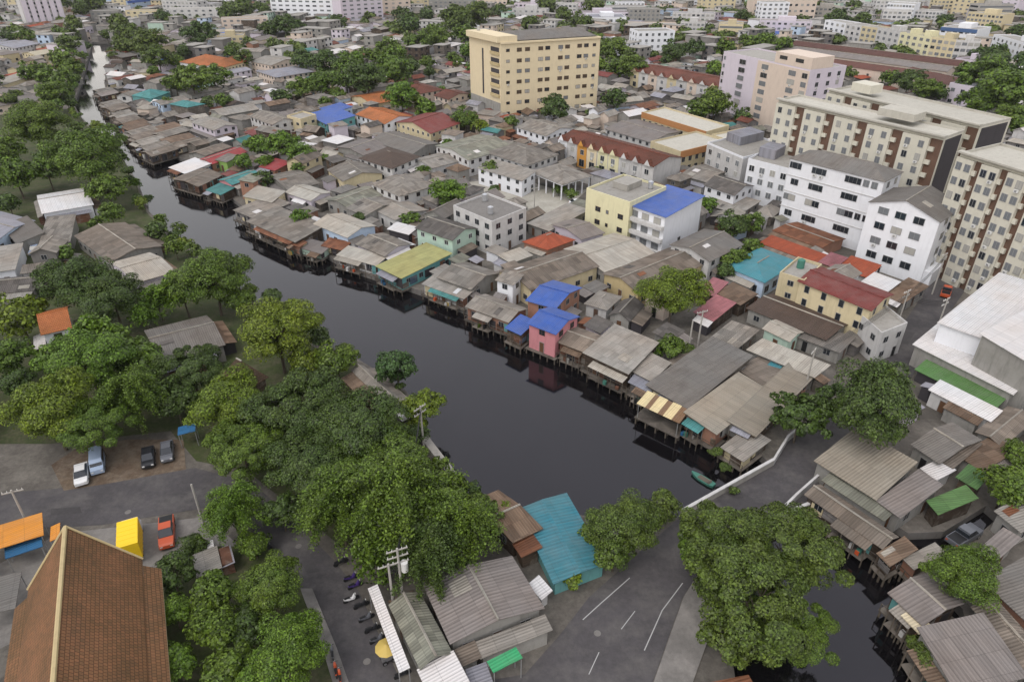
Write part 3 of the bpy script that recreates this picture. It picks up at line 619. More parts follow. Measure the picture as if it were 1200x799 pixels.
hs('brown_roof_house', 'smaller brown-red roofed house between garden trees and the yellow block', 'house', (515, 112), (526, 118), (546, 110), 6.0, 'gable', 'a', 1.4, 'redtile', 'w_pinkbeige')
hs('blue_house', 'cluttered two-storey house with bright blue roofs and teal walls', 'house', (364, 134), (380, 147), (413, 140), 5.8, 'shed', 'a', 1.4, 'blue', 'w_teal', lm='the cluttered blue house')
hs('blue_annex', 'upper blue and white awning roof behind the cluttered blue house', 'shed', (378, 127), (388, 133), (410, 127), 6.8, 'shed', 'a', .6, 'blue', 'w_paleblue')
hs('cream_house', 'narrow cream two-storey house with flat top beside the blue roofs', 'house', (341, 137), (352, 142), (366, 136), 7.5, 'flat', 'a', 1, 'w_flatroof', 'w_cream', winsz=(1.6, 1.0))
hs('white_house', 'white walled house with grey roof touching the narrow cream house', 'house', (294, 136), (318, 147), (346, 141), 6.4, 'gable', 'a', 1.4, 'grey', 'w_white', frame='frame_brown')
hs('maroon_shed', 'small dark maroon shed in front of the white walled house', 'shed', (288, 155), (298, 160), (316, 154), 4.4, 'shed', 'a', .5, 'maroon', 'w_brick', win=0)
hs('brown_hip_house', 'dark chocolate-brown hip roofed house in the middle of grey roofs', 'house', (430, 185), (459, 200), (483, 184), 6.2, 'hip', 'a', 1.8, 'dkbrown', 'w_white', lm='the chocolate-brown hip roof')
hs('gable_house', 'smooth mid-grey roof directly behind the chocolate-brown hip roof', 'house', (445, 164), (481, 183), (503, 169), 5.6, 'gable', 'a', 1.2, 'smooth', 'w_grey')
hs('gable_house', 'lilac-grey roof beside a dark gap and the chocolate-brown hip roof', 'house', (402, 172), (425, 184), (448, 172), 5.2, 'gable', 'c', 1.0, 'greypink', 'w_grey')
hs('gable_house', 'grey roof with a cream gable wall in front of the lilac-grey roof', 'house', (386, 199), (400, 214), (446, 203), 5.6, 'gable', 'a', 1.4, 'grey', 'w_cream')
hs('white_window_house', 'broad grey hip roof over a white upper storey with square windows', 'house', (436, 215), (468, 231), (509, 217), 6.6, 'hip', 'a', 1.6, 'grey', 'w_white', lm='the hip roof over square windows', frame='frame_brown')
hs('gable_house', 'low greenish grey roof running behind the sky-blue end wall', 'house', (385, 234), (408, 245), (450, 227), 4.8, 'gable', 'c', .9, 'greygreen', 'w_grey')
hs('gable_house', 'plain grey gable between the greenish roof and the white window house', 'house', (407, 244), (428, 254), (468, 238), 5.0, 'gable', 'a', 1.0, 'grey', 'w_grey')
hs('gable_house', 'grey gable with broad white verges behind the mint house', 'house', (442, 247), (463, 259), (500, 246), 5.0, 'gable', 'a', .8, 'lgrey', 'w_white')
hs('open_roof_shed', 'white lean-to roof over a dark yard beside the mint house', 'shed', (456, 268), (479, 276), (488, 268), 4.0, 'shed', 'a', .3, 'white', 'w_dark', win=0)
hs('gable_house', 'light low roof with many small windows beyond the chocolate-brown roof', 'house', (482, 188), (507, 198), (562, 182), 5.0, 'gable', 'c', 1.0, 'lgrey', 'w_white')
hs('terrace_house', 'pale green-grey two-storey house with white windows by the paved yard', 'house', (520, 171), (548, 190), (592, 172), 6.6, 'gable', 'c', 1.2, 'greygreen', 'w_white', lm='the pale green-grey house', frame='frame_brown')
hs('large_house', 'large grey hip roof with white walls facing the shophouse terrace', 'house', (575, 178), (617, 196), (648, 181), 6.6, 'hip', 'a', 1.8, 'grey', 'w_white', lm='the large grey hip roof')
hs('terrace_house', 'white two-storey wall and small roof in front of the large hip roof', 'house', (566, 196), (610, 214), (622, 204), 6.0, 'shed', 'a', .8, 'lgrey', 'w_bright')
hs('gable_house', 'grey roofed white house at the end of the shophouse terrace', 'house', (610, 149), (640, 161), (668, 150), 6.4, 'gable', 'a', 1.4, 'grey', 'w_bright')
pav = hs('open_pavilion', 'open-sided hall with white-edged grey roof on columns beside the paved yard', 'pavilion', (623, 201), (658, 218), (691, 206), 4.6, 'hip', 'a', 1.3, 'grey', 'w_white', open_sides=True, lm='the open-sided hall')
cm = MB(); cm.tube((0, 0, 0), (0, 0, 4.6), .22, .22, 'w_bright', 8); cm = cm.mesh('column')
for s_, u_ in [(-.44+.22*i, -.44) for i in range(5)]+[(-.44, -.22+.22*i) for i in range(4)]+[(.44, .44), (0, .44)]:
    o = link('column', cm, pav.root); o.location = pav.pt(s_, u_, 0)
on_wall(pav, 'a', -.5, .5, 4.15, 4.6, .15, 'w_bright', 'fascia'); on_wall(pav, 'c', -.5, .5, 4.15, 4.6, .15, 'w_bright', 'fascia')
hs('flat_roof_house', 'flat-topped white three-storey house with cluttered roof terrace', 'house', (537, 243), (576, 264), (611, 246), 7.8, 'flat', 'a', 1, 'concrete_dark', 'w_white', lm='the white flat-topped house', winsz=(1.5, 1.3))
hs('gable_house', 'lilac-grey roof between the orange hip and the cream block', 'house', (646, 263), (681, 281), (709, 273), 5.0, 'gable', 'c', .8, 'greypink', 'w_lav')
hs('low_house', 'pale low concrete roof beside the paved yard and the cream block', 'house', (620, 262), (645, 272), (688, 248), 4.0, 'shed', 'a', .6, 'lgrey', 'w_grey')
hs('orange_house', 'low orange tiled hip roof among grey roofs near the big pale one', 'house', (609, 283), (641, 292), (677, 281), 5.0, 'hip', 'a', 1.5, 'orangered', 'w_brick', lm='the low orange hip roof')
hs('large_house', 'big smooth pale roof in front of the cream block', 'house', (665, 292), (708, 321), (764, 297), 5.0, 'gable', 'c', 1.0, 'pale', 'w_grey', lm='the big smooth pale roof')
hs('large_house', 'weathered brown-grey gable beside the round street tree', 'house', (711, 322), (750, 346), (822, 308), 5.2, 'gable', 'c', 1.2, 'greybrown', 'w_tan')
hs('large_house', 'big weathered gable with cream end wall behind the blue metal roofs', 'house', (583, 318), (622, 341), (702, 312), 5.6, 'gable', 'c', 1.4, 'greybrown', 'w_cream')
hs('grey_wing_house', 'grey roofed two-storey house with pale walls in front of the blue-roofed block', 'house', (790, 287), (833, 309), (866, 286), 6.2, 'gable', 'c', 1.2, 'smooth', 'w_white', lm='the grey wing by the blue-roofed block')
hs('mauve_shed', 'mauve-pink roof at the foot of the round street tree', 'house', (816, 366), (838, 378), (859, 357), 3.8, 'shed', 'a', .5, 'mauve', 'wood', win=0, lm='the mauve-pink roof')
hs('mauve_shed', 'farther mauve roof half behind the round street tree', 'house', (820, 341), (838, 348), (852, 333), 4.2, 'shed', 'a', .5, 'mauve', 'wood', win=0)
hs('low_house', 'rust-stained low roof between the mauve roof and the turquoise one', 'house', (841, 343), (868, 359), (885, 347), 4.0, 'shed', 'a', .5, 'rustgrey', 'wood')
hs('turquoise_house', 'light blue house under a clean turquoise metal roof', 'house', (857, 313), (899, 334), (929, 306), 5.4, 'hip', 'c', 1.0, 'cyan', 'w_paleblue', lm='the turquoise-roofed house', winsz=(1.8, 1.5))
cr = hs('cream_building', 'cream flat-topped house with a green water tank joined to the maroon roof', 'building', (916, 322), (944, 332), (960, 312), 7.6, 'flat', 'a', 1, 'w_flatroof', 'w_cream', win=1)
hs('maroon_roof_building', 'long cream building with a clean maroon metal roof', 'building', (940, 329), (1022, 367), (1042, 345), 7.8, 'gable', 'a', .8, 'maroon', 'w_cream', lm='the long maroon roof', winsz=(1.0, 1.4))
hs('large_shed', 'wide dark brown workshop roof in front of the long maroon roof', 'workshop', (873, 361), (968, 398), (1006, 376), 4.4, 'gable', 'a', .8, 'dkbrown', 'w_grey', lm='the dark brown workshop roof')
hs('grey_strip_house', 'narrow grey roof along the front of the dark brown workshop', 'house', (905, 384), (985, 414), (1002, 398), 3.6, 'shed', 'a', .4, 'smooth', 'w_grey')
hs('mint_shed', 'small mint-green walled shed beside the dark brown workshop', 'shed', (896, 385), (926, 402), (939, 389), 4.4, 'gable', 'a', .6, 'pale', 'w_mint')
hs('long_shed', 'long pale corrugated roof in front of the mint shed', 'shed', (872, 410), (955, 441), (975, 430), 4.0, 'shed', 'a', .5, 'pale', 'w_grey')
hs('yard_shed', 'low grey roof in the yard behind the corrugated canal roofs', 'shed', (868, 433), (898, 456), (922, 435), 2.9, 'shed', 'a', .2, 'greybrown', 'w_grey', win=0)
hs('blue_tarp_shed', 'little blue tarpaulin roof in the yard under the long pale roof', 'shed', (899, 428), (913, 434), (922, 425), 3.1, 'shed', 'a', .2, 'cyan', 'tin', win=0)
hs('low_house', 'weathered grey roof between the mauve roof and the long smooth grey roof', 'house', (829, 397), (863, 409), (891, 389), 3.8, 'shed', 'a', .4, 'grey', 'wood_grey')
hs('long_shed', 'low red-orange metal roof beneath the white apartment block', 'shed', (893, 284), (955, 310), (966, 301), 4.0, 'shed', 'a', .4, 'orangered', 'w_brick', lm='the red-orange metal roof')
hs('rusty_shed', 'rusty brown roof tight against the white apartment block', 'shed', (906, 270), (962, 292), (990, 280), 3.8, 'gable', 'a', .5, 'rust', 'w_brick', win=0)
hs('red_shed', 'short red-orange roof at the foot of the white gabled apartment', 'shed', (984, 314), (1019, 327), (1030, 313), 4.2, 'shed', 'a', .5, 'orangered', 'w_white', win=0)
hs('mauve_shed', 'faded mauve roof between the maroon roof and the red-orange roofs', 'shed', (961, 307), (980, 315), (991, 304), 4.4, 'shed', 'a', .4, 'mauve', 'w_brick', win=0)
hs('white_shed', 'small white metal roof between the gabled apartment and the street', 'shed', (1010, 331), (1040, 344), (1053, 332), 4.2, 'shed', 'a', .4, 'white', 'w_white', win=0)
hs('street_shophouse', 'narrow cluttered white shophouse at the street end of the maroon roof', 'shophouse', (1020, 372), (1032, 396), (1047, 378), 7.0, 'flat', 'a', 1, 'w_flatroof', 'w_white')
hs('street_shed', 'grey street stall roof beside the cluttered white shophouse', 'shed', (985, 398), (1006, 408), (1022, 392), 3.4, 'shed', 'c', .4, 'grey', 'tin', win=0)
hs('street_shed', 'brownish roof of the small shops in front of the gabled apartment', 'shed', (1040, 346), (1062, 358), (1082, 336), 3.6, 'shed', 'a', .4, 'rustgrey', 'w_grey')
hs('grey_house', 'dark grey small house in front of the white townhouses', 'house', (831, 217), (862, 231), (878, 218), 6.4, 'gable', 'a', 1.4, 'dkgrey', 'w_bright')
hs('low_house', 'pale low roofs under the townhouses beside the shrubbery', 'house', (828, 240), (868, 252), (890, 237), 3.6, 'shed', 'a', .4, 'lgrey', 'w_grey')
hs('large_house', 'grey roof behind the shophouse terrace with white parapet ends', 'house', (718, 151), (763, 169), (791, 154), 6.2, 'gable', 'a', 1.0, 'greypink', 'w_white')
hs('low_house', 'dark grey small roof behind the blue-roofed block', 'house', (800, 205), (830, 215), (855, 200), 5.0, 'gable', 'a', .9, 'grey', 'w_grey')
# low roofs with an orange fascia
for q in (('flat pale roof with a broad orange fascia beside the white townhouses', (768, 168), (799, 181), (846, 166), 6.6, 'c'), ('pale flat building with orange front beside a small court', (763, 133), (823, 158), (843, 149), 7.0, 'a'), ('low flat roof with short orange front above the townhouses', (838, 160), (852, 166), (886, 156), 6.4, 'c')):
    R_ = hs('modern_building', q[0], 'building', q[1], q[2], q[3], q[4], 'flat', 'a', 1, 'w_roofpale', 'w_cream', winsz=(1.4, 1.6)); on_wall(R_, q[5], -.5, .5, q[4]-1.4, q[4]+.6, .25, 'w_rustorange', 'fascia')
# ------------------------------------------------------------------ shophouse terraces with little gables
def terrace(label, A, B, C, h, n, cols, lm=None, rm='redtile'):
    R_ = hs('shophouse_terrace', label, 'shophouses', A, B, C, h, 'gable', 'a', 1.6, rm, 'w_white', win=0, lm=lm, ov=.5)
    L = R_.al.length
    for i in range(n):
        u0, u1 = (-.5+i/n), (-.5+(i+1)/n); c_ = cols[i % len(cols)]
        on_wall(R_, 'a', u0+.004, u1-.004, 0, h-.25, .12, c_, 'facade')
        um = (u0+u1)/2; w = .26*L/n
        p0 = R_.pt(um, -.5, 0); n_ = R_.na; e = R_.al.normalized()
        m = MB(); q = [p0-e*w+n_*.3, p0+e*w+n_*.3]; z = h-.1
        tri = [Vector((q[0].x, q[0].y, z)), Vector((q[1].x, q[1].y, z)), Vector(((q[0].x+q[1].x)/2, (q[0].y+q[1].y)/2, z+1.7))]
        bk = [p-n_*1.6 for p in tri]
        m.face(tri, c_); m.face(bk[::-1], c_)
        for k in range(3): m.face([tri[k], bk[k], bk[(k+1) % 3], tri[(k+1) % 3]], rm if k else c_)
        m.build('dormer', R_.root)
    window_grid(R_, 'a', [(-.5+(i+.5)/n)*.98 for i in range(n)], [4.9], min(1.6, L/n*.5), 1.6, 'frame_white', 'glass', off=.14)
    window_grid(R_, 'a', [(-.5+(i+.5)/n)*.98 for i in range(n)], [1.6], min(2.2, L/n*.6), 2.2, 'frame_grey', 'glass', name='shopfront', off=.14)
    return R_
terrace('red-roofed shophouse terrace with white, orange and yellow fronts facing the hall', (657, 162), (764, 197), (797, 185), 7.0, 9, ['w_white', 'w_white', 'w_white', 'w_paleyellow', 'w_paleyellow', 'w_yellow', 'w_orange', 'w_white', 'w_bright'], 'the red-roofed terrace')
terrace('second red-roofed terrace farther back beside the white block', (747, 82), (852, 107), (880, 98), 7.5, 10, ['w_white', 'w_cream', 'w_white', 'w_pinkbeige'], 'the second red-roofed terrace')
for i, q in enumerate((((905, 64), (1092, 94), (1099, 90), 'dustyred'), ((918, 57), (1105, 86), (1112, 82), 'greypink'), ((935, 52), (1118, 79), (1124, 75), 'dustyred'), ((1075, 86), (1108, 101), (1118, 94), 'dustyred'))):
    hs('row_terrace', ['long dusty red terrace roof closest behind the brown condominium', 'long dusty pink terrace roof between two dusty red ones', 'long dusty red terrace roof right below the cream office row', 'small maroon gabled terrace with white dormers near the wooded lot'][i], 'terrace', q[0], q[1], q[2], 7.0, 'gable', 'a', 1.8, q[3], 'w_pinkbeige', win=1, lm=['the long dusty red terrace', None, None, None][i])
# ------------------------------------------------------------------ left bank
hs('white_house', 'clean white house with pale roof by the water on the wooded bank', 'house', (44, 229), (48, 251), (109, 240), 5.4, 'gable', 'c', 1.2, 'white', 'w_bright', lm='the white house on the wooded bank', winsz=(2.2, 1.6), win=1)
hs('bank_house', 'square grey roof just in front of the white house on the wooded bank', 'house', (51, 257), (52, 285), (88, 283), 4.6, 'shed', 'c', .7, 'grey', 'w_grey')
hs('bank_hall', 'large weathered grey roof beside the pale three-tier roof', 'hall', (90, 276), (126, 309), (188, 289), 4.8, 'gable', 'a', 1.2, 'greybrown', 'w_grey', lm='the weathered grey hall')
hs('bank_hall', 'pale cream three-tier roof close to the canal trees', 'hall', (128, 308), (158, 332), (207, 318), 5.0, 'gable', 'c', 1.0, 'pale', 'w_lav', lm='the pale three-tier roof')
hs('bank_house', 'long grey roof with parked blue van at its end', 'house', (8, 264), (14, 288), (46, 277), 4.6, 'shed', 'a', .8, 'smooth', 'w_grey')
hs('bank_house', 'grey roof with blue painted edge, cut by the picture border', 'house', (-25, 268), (-8, 288), (18, 262), 4.8, 'gable', 'a', .9, 'bluegrey', 'w_paleblue')
hs('bank_house', 'square grey roof over a white porch near the dark twin trees', 'house', (-25, 291), (-22, 320), (26, 318), 4.6, 'shed', 'a', .5, 'lgrey', 'w_bright')
hs('orange_house', 'small two-storey house with bright orange roof and white columns among big trees', 'house', (46, 366), (47, 393), (84, 384), 6.6, 'gable', 'c', 1.6, 'orange', 'w_bright', lm='the small orange house', frame='frame_brown')
hs('bank_hall', 'grey gabled hall enclosed by big trees, weathered pale roof', 'hall', (167, 387), (187, 424), (266, 404), 4.8, 'gable', 'c', 1.4, 'smooth', 'w_grey', lm='the grey hall in the trees')
hs('brown_pavilion', 'pointed brown tiled roof half sunk among tree crowns', 'pavilion', (258, 444), (284, 462), (312, 442), 6.0, 'hip', 'a', 3.2, 'brown', 'wood', win=0)
hs('bank_house', 'narrow grey roof on the bank between tree crowns and the water', 'house', (412, 434), (461, 482), (477, 475), 3.6, 'gable', 'a', .8, 'lgrey', 'wood')
hs('long_pavilion', 'long thin pale roof among the trees near the far wooded bank', 'pavilion', (4, 97), (10, 102), (56, 84), 5.0, 'gable', 'a', 1.2, 'pale', 'w_cream')
hs('long_pavilion', 'long pinkish pale roof by the bare brown lot', 'pavilion', (-20, 119), (-8, 126), (53, 116), 5.0, 'gable', 'c', 1.2, 'greypink', 'w_pinkbeige')
hs('cream_house', 'small cream house with white gable below the white tower', 'house', (33, 62), (40, 66), (56, 62), 6.0, 'gable', 'c', 1.2, 'cream', 'w_cream')
hs('brown_roof_house', 'small orange-brown roof beside the small cream house', 'house', (58, 57), (64, 62), (76, 56), 5.0, 'hip', 'a', 1.5, 'orangered', 'w_brick')
hs('pale_long_house', 'long pale roof at the foot of the white tower', 'house', (0, 52), (14, 58), (30, 52), 6.0, 'gable', 'c', 1.2, 'bluegrey', 'w_white')
# ------------------------------------------------------------------ near bank below the canal
hs('teal_roof_house', 'wide bright teal metal roof at the water beside the bridge road', 'house', (612, 597), (645, 688), (706, 659), 3.4, 'gable', 'a', .25, 'tealroof', 'w_teal', lm='the wide bright teal roof', detail=False, win=0)
hs('bank_house', 'patched brown-grey roof with pale end strips on the canal edge', 'house', (545, 589), (603, 632), (641, 618), 4.2, 'gable', 'c', .6, 'rustgrey', 'wood', lm='the patched brown roof')
hs('bank_shed', 'small rusty roof wedged between the patched roof and the teal one', 'shed', (600, 637), (611, 653), (636, 643), 3.4, 'shed', 'a', .3, 'rust', 'wood', win=0)
hs('large_hall', 'very large fine-ribbed grey roof beside the road bend', 'hall', (495, 686), (528, 753), (640, 713), 4.8, 'gable', 'a', .9, 'greypink', 'w_grey', lm='the very large ribbed grey roof')
hs('eave_strip', 'long narrow pale awning roof along the big ribbed roof', 'awning', (556, 753), (563, 773), (647, 739), 3.4, 'shed', 'a', .3, 'lgrey', 'w_grey', win=0)
hs('street_house', 'mossy grey roof between the white awning strip and the ribbed roof', 'house', (455, 708), (492, 784), (531, 765), 4.4, 'gable', 'a', .8, 'greygreen', 'w_grey', lm='the mossy grey roof')
hs('white_awning', 'long narrow white awning shading the parked motorbikes', 'awning', (428, 690), (471, 786), (484, 782), 2.9, 'shed', 'a', .2, 'white', 'w_white', win=0, open_sides=True, lm='the long white awning')
hs('white_shed', 'white ribbed metal roof at the bottom of the mossy grey roof', 'shed', (488, 784), (506, 822), (551, 801), 4.0, 'shed', 'a', .4, 'white', 'w_white', win=0)
hs('street_stall', 'small blue-white stall roof next to the green awning', 'stall', (545, 784), (553, 808), (578, 800), 2.8, 'shed', 'a', .2, 'bluegrey', 'w_paleblue', win=0)
hs('street_stall', 'small brown-grey roof at the corner of the big ribbed roof', 'stall', (533, 761), (540, 782), (564, 771), 3.2, 'shed', 'a', .2, 'greybrown', 'w_grey', win=0)
hs('green_awning', 'bright emerald green awning on the roadside', 'awning', (570, 774), (578, 787), (613, 773), 2.8, 'shed', 'a', .3, 'green', 'w_green', win=0, open_sides=True, lm='the emerald green awning')
hs('white_stall', 'small white roof between the ribbed grey roof and the teal roof', 'stall', (620, 684), (634, 704), (646, 693), 3.0, 'shed', 'a', .2, 'white', 'w_white', win=0)
# ------------------------------------------------------------------ right of the bridge road
hs('white_warehouse', 'large white warehouse roof with dark skylight lines beside the street', 'warehouse', (1099, 378), (1166, 402), (1230, 343), 8.0, 'shed', 'a', 1.0, 'white', 'w_bright', win=0, lm='the large white warehouse', detail=False)
hs('white_warehouse', 'raised white warehouse bay behind the large white warehouse roof', 'warehouse', (1163, 400), (1230, 440), (1280, 380), 9.0, 'shed', 'c', .8, 'white', 'w_grey', win=0, detail=False)
hs('white_warehouse', 'long lower white roof sloping towards the green strip roof', 'warehouse', (1082, 404), (1190, 468), (1212, 428), 4.0, 'shed', 'a', 1.6, 'white', 'w_grey', win=0, lm='the long lower white roof')
hs('green_strip_roof', 'long narrow grass-green roof below the white warehouse', 'shed', (1076, 432), (1165, 482), (1174, 470), 3.2, 'shed', 'a', .5, 'sheetgrass', 'w_dark', win=0, lm='the narrow grass-green roof')
hs('narrow_white_house', 'narrow white roof between the green strip and the grey house', 'house', (1091, 456), (1161, 496), (1171, 484), 4.2, 'shed', 'a', .4, 'white', 'w_white', lm='the narrow white roof')
hs('grey_house', 'smooth grey roof beside the big dark round tree', 'house', (1071, 522), (1104, 546), (1147, 514), 4.4, 'gable', 'a', .8, 'smooth', 'w_grey', lm='the smooth grey roof by the round tree')
hs('grey_house', 'smaller ribbed grey roof joined to the smooth grey roof', 'house', (1104, 541), (1119, 550), (1149, 521), 3.8, 'shed', 'a', .3, 'greybrown', 'w_grey', win=0)
hs('white_shed', 'bright white square roof below the smooth grey roof', 'shed', (1080, 549), (1098, 564), (1118, 552), 3.2, 'shed', 'a', .3, 'white', 'w_white', win=0)
hs('corrugated_house', 'large beige corrugated roof next to the bridge parapet', 'house', (957, 540), (1028, 588), (1070, 547), 4.6, 'shed', 'a', .9, 'corr', 'w_grey', lm='the large beige corrugated roof')
hs('corrugated_house', 'pinkish corrugated roof adjoining the large beige one', 'house', (1031, 588), (1058, 610), (1099, 572), 4.2, 'shed', 'a', .8, 'greypink', 'w_grey', lm='the pinkish corrugated roof')
hs('narrow_shed', 'narrow grey-green strip roof under the large beige corrugated roof', 'shed', (964, 562), (1036, 612), (1046, 602), 3.4, 'shed', 'a', .4, 'greygreen', 'w_grey', win=0)
hs('canal_house', 'long brown-grey canal roof opposite the big bank tree', 'house', (943, 579), (1034, 644), (1053, 629), 3.2, 'gable', 'a', .6, 'greybrown', 'wood', stilt=True, group=CF, lm='the long brown-grey canal roof')
hs('canal_house', 'small patched roof on stilts at the mouth of the side channel', 'house', (1032, 650), (1045, 667), (1070, 643), 3.0, 'shed', 'a', .3, 'rustgrey', 'wood', stilt=True, group=CF)
hs('canal_shed', 'striped pale lean-to over the side channel', 'shed', (1061, 656), (1073, 670), (1105, 648), 2.8, 'shed', 'a', .3, 'lgrey', 'wood', stilt=True, win=0, group=CF)
hs('green_roof_shed', 'moss-green metal roof near the dark yard', 'shed', (1095, 591), (1104, 608), (1136, 581), 3.8, 'shed', 'a', .3, 'mossgreen', 'wood', win=0)
hs('green_roof_shed', 'green and straw-coloured roof higher up behind the moss-green one', 'shed', (1122, 559), (1146, 575), (1157, 560), 3.8, 'shed', 'a', .4, 'mossgreen', 'wood', win=0)
hs('rubble_house', 'half-collapsed grey-brown roof full of debris by the warehouse', 'house', (1130, 536), (1155, 557), (1184, 527), 3.6, 'shed', 'a', .3, 'rustgrey', 'w_grey', win=0)
hs('rubble_house', 'grey-brown patched roof beside the debris-filled roof', 'house', (1150, 508), (1180, 528), (1205, 490), 3.8, 'gable', 'c', .5, 'greybrown', 'w_grey', win=0)
hs('canal_house', 'grey hip-ended roof at the corner of the side channel', 'house', (1042, 695), (1082, 735), (1128, 706), 3.8, 'gable', 'a', .7, 'greypink', 'wood', stilt=True, group=CF, lm='the roof at the side channel corner')
hs('canal_house', 'very large plain grey roof near the lower frame edge', 'house', (1078, 744), (1122, 818), (1198, 789), 4.4, 'shed', 'c', .8, 'greypink', 'w_grey', stilt=True, group=CF, lm='the very large plain grey roof')
hs('cream_shed', 'small bright cream roof on the canal beside the plain grey roof', 'shed', (1058, 721), (1077, 744), (1089, 734), 3.4, 'shed', 'a', .2, 'cream', 'wood', stilt=True, win=0, group=CF)
hs('long_house', 'long narrow grey roof behind the very large plain grey roof', 'house', (1148, 713), (1202, 795), (1225, 775), 4.2, 'gable', 'a', .6, 'greybrown', 'w_grey')
hs('dark_house', 'broad dark grey roof beside the round bush tree', 'house', (1160, 683), (1217, 745), (1262, 703), 4.6, 'shed', 'a', .6, 'smooth', 'w_brick')
hs('grey_house', 'light grey roof above the dark yard beside the hedge trees', 'house', (1172, 601), (1200, 628), (1234, 597), 4.4, 'shed', 'a', .5, 'lgrey', 'w_grey')
hs('low_house', 'weathered grey roof between the dark yard and the broad dark roof', 'house', (1147, 643), (1169, 657), (1196, 633), 3.8, 'shed', 'a', .4, 'greypink', 'w_grey')
hs('rust_kiosk', 'rusty orange kiosk roof at the lower frame edge beside the road pavement', 'kiosk', (806, 802), (814, 816), (886, 808), 3.2, 'shed', 'a', .3, 'rust', 'wood', win=0)
# ------------------------------------------------------------------ temple hall at the near left
def temple():
    a1, d1 = P(33, 691, 6), P(168, 683, 6); r0, r1 = P(72, 630, 12.5), P(58, 799, 12.5); dr = (r1-r0); dr.z = 0; dr.normalize()
    wv = (d1-a1); wv.z = 0; wv = wv-dr*wv.dot(dr)*.8; a1.z = 0
    R_ = hs('temple_hall', 'big brown tiled temple hall with a pale ridge line among clipped trees', 'temple', None, None, None, 6.0, 'gable', 'a', 6.6, 'temple', 'w_bright', win=0, ov=1.6, lm='the brown temple hall', world=(a1+wv/2+dr*9.5, -dr*19, wv))
    m = MB(); m.tube(R_.ridge[0], R_.ridge[1], .2, .2, 'w_tan', 6); m.build('ridge_ornament', R_.root)
    for sgn in (-1, 1):                               # the lower roof tier on both long sides
        m = MB(); q = [R_.pt(s_, sgn*.5, 5.85) for s_ in (-.5, .46)]; o_ = R_.cl.normalized()*sgn*1.5
        m.slab([q[0], q[1], q[1]+o_-Vector((0, 0, 1.1)), q[0]+o_-Vector((0, 0, 1.1))], .15, 'temple', R_.al, 'w_cream'); m.build('lower_roof', R_.root)
    for sgn in (-1, 1):
        m = MB(); a_ = R_.pt(.505, sgn*.505, 6.0); b_ = R_.pt(.505, 0, 12.7); m.tube(a_, b_, .12, .12, 'w_tan', 6); m.build('gable_board', R_.root)
temple()
# ------------------------------------------------------------------ apartment blocks
def grid(n, lo=-.5, hi=.5): return [lo+(hi-lo)*(i+.5)/n for i in range(n)]
# yellow block
Y = house('apartment_block', 'tall yellow apartment block standing alone above low grey roofs', 'apartment block', (546, 43), (587, 51), (708, 45), 0, 'flat', 'a', 1, 'w_flatroof', 'w_yellow', win=0, vb=139, lm='the tall yellow block'); ALL.append(Y)
fh = Y.h/7.2; zs = [fh*(i+.62)-.2 for i in range(7)]
window_grid(Y, 'c', [-.32, -.24, -.11, -.04, .09, .16, .285, .355], zs, 2.1, 1.4, 'frame_brown', 'glass_brown', off=.02)
window_grid(Y, 'c', [-.43, .44], zs, 1.5, 1.1, 'frame_brown', 'glass', off=.02)
for k in range(2, 7): on_wall(Y, 'a', -.47, -.2, fh*k+.4, fh*k+1.5, .5, 'w_tan', 'balcony'); on_wall(Y, 'a', -.46, -.2, fh*k+1.5, fh*k+3.1, .02, 'w_dark', 'balcony_door')
on_wall(Y, 'a', -.49, .49, .1, fh*1.6, .12, 'w_grey', 'plinth'); on_wall(Y, 'c', -.5, .5, Y.h-.1, Y.h+.5, .5, 'w_yellow', 'cornice')
on_wall(Y, 'a', .03, .08, fh*2, Y.h-3, .05, 'w_dark', 'stair_window')
roof_block(Y, -.5, .5, -.53, -.34, Y.h+.4, Y.h+2.6, 'w_yellow', 'stair_tower')
m = MB(); m.slab([Y.pt(-.42, -.33, Y.h+.7), Y.pt(-.42, .49, Y.h+.7), Y.pt(.1, .49, Y.h+2.7), Y.pt(.1, -.33, Y.h+2.7)], .2, 'smooth', Y.cl); m.slab([Y.pt(.49, -.33, Y.h+.7), Y.pt(.49, .49, Y.h+.7), Y.pt(.1, .49, Y.h+2.7), Y.pt(.1, -.33, Y.h+2.7)], .2, 'smooth', Y.cl); m.build('roof_cover', Y.root)
# lavender and beige block
V = house('apartment_block', 'lavender and beige apartment block with columns of paired windows', 'apartment block', (857, 62), (945, 85), (982, 79), 0, 'flat', 'a', 1, 'w_flatroof', 'w_lav', win=0, vb=168, lm='the lavender block'); ALL.append(V)
fh = V.h/8.2; zs = [fh*(i+.6) for i in range(8)]
on_wall(V, 'a', -.5, .06, .1, V.h, .15, 'w_pinkbeige', 'facade_panel')
window_grid(V, 'a', [.24, -.03, -.33], zs, 3.6, 1.7, 'frame_grey', 'glass_grey', off=.16); window_grid(V, 'a', [.475], zs, 1.2, 1.4, 'frame_grey', 'glass', off=.02)
window_grid(V, 'a', [-.46], zs, 2.6, 1.7, 'frame_grey', 'glass_grey', off=.16)
window_grid(V, 'c', [-.25, .05, .32], zs, 1.6, 1.5, 'frame_grey', 'glass', off=.02)
q = roof_block(V, -.5, -.12, -.5, .1, V.h+.5, V.h+4.2, 'w_pinkbeige', 'stair_tower'); on_wall(V, 'a', -.42, -.34, V.h+2, V.h+3.2, .1, 'glass', 'tower_window'); on_wall(V, 'a', -.25, -.17, V.h+2, V.h+3.2, .1, 'glass', 'tower_window')
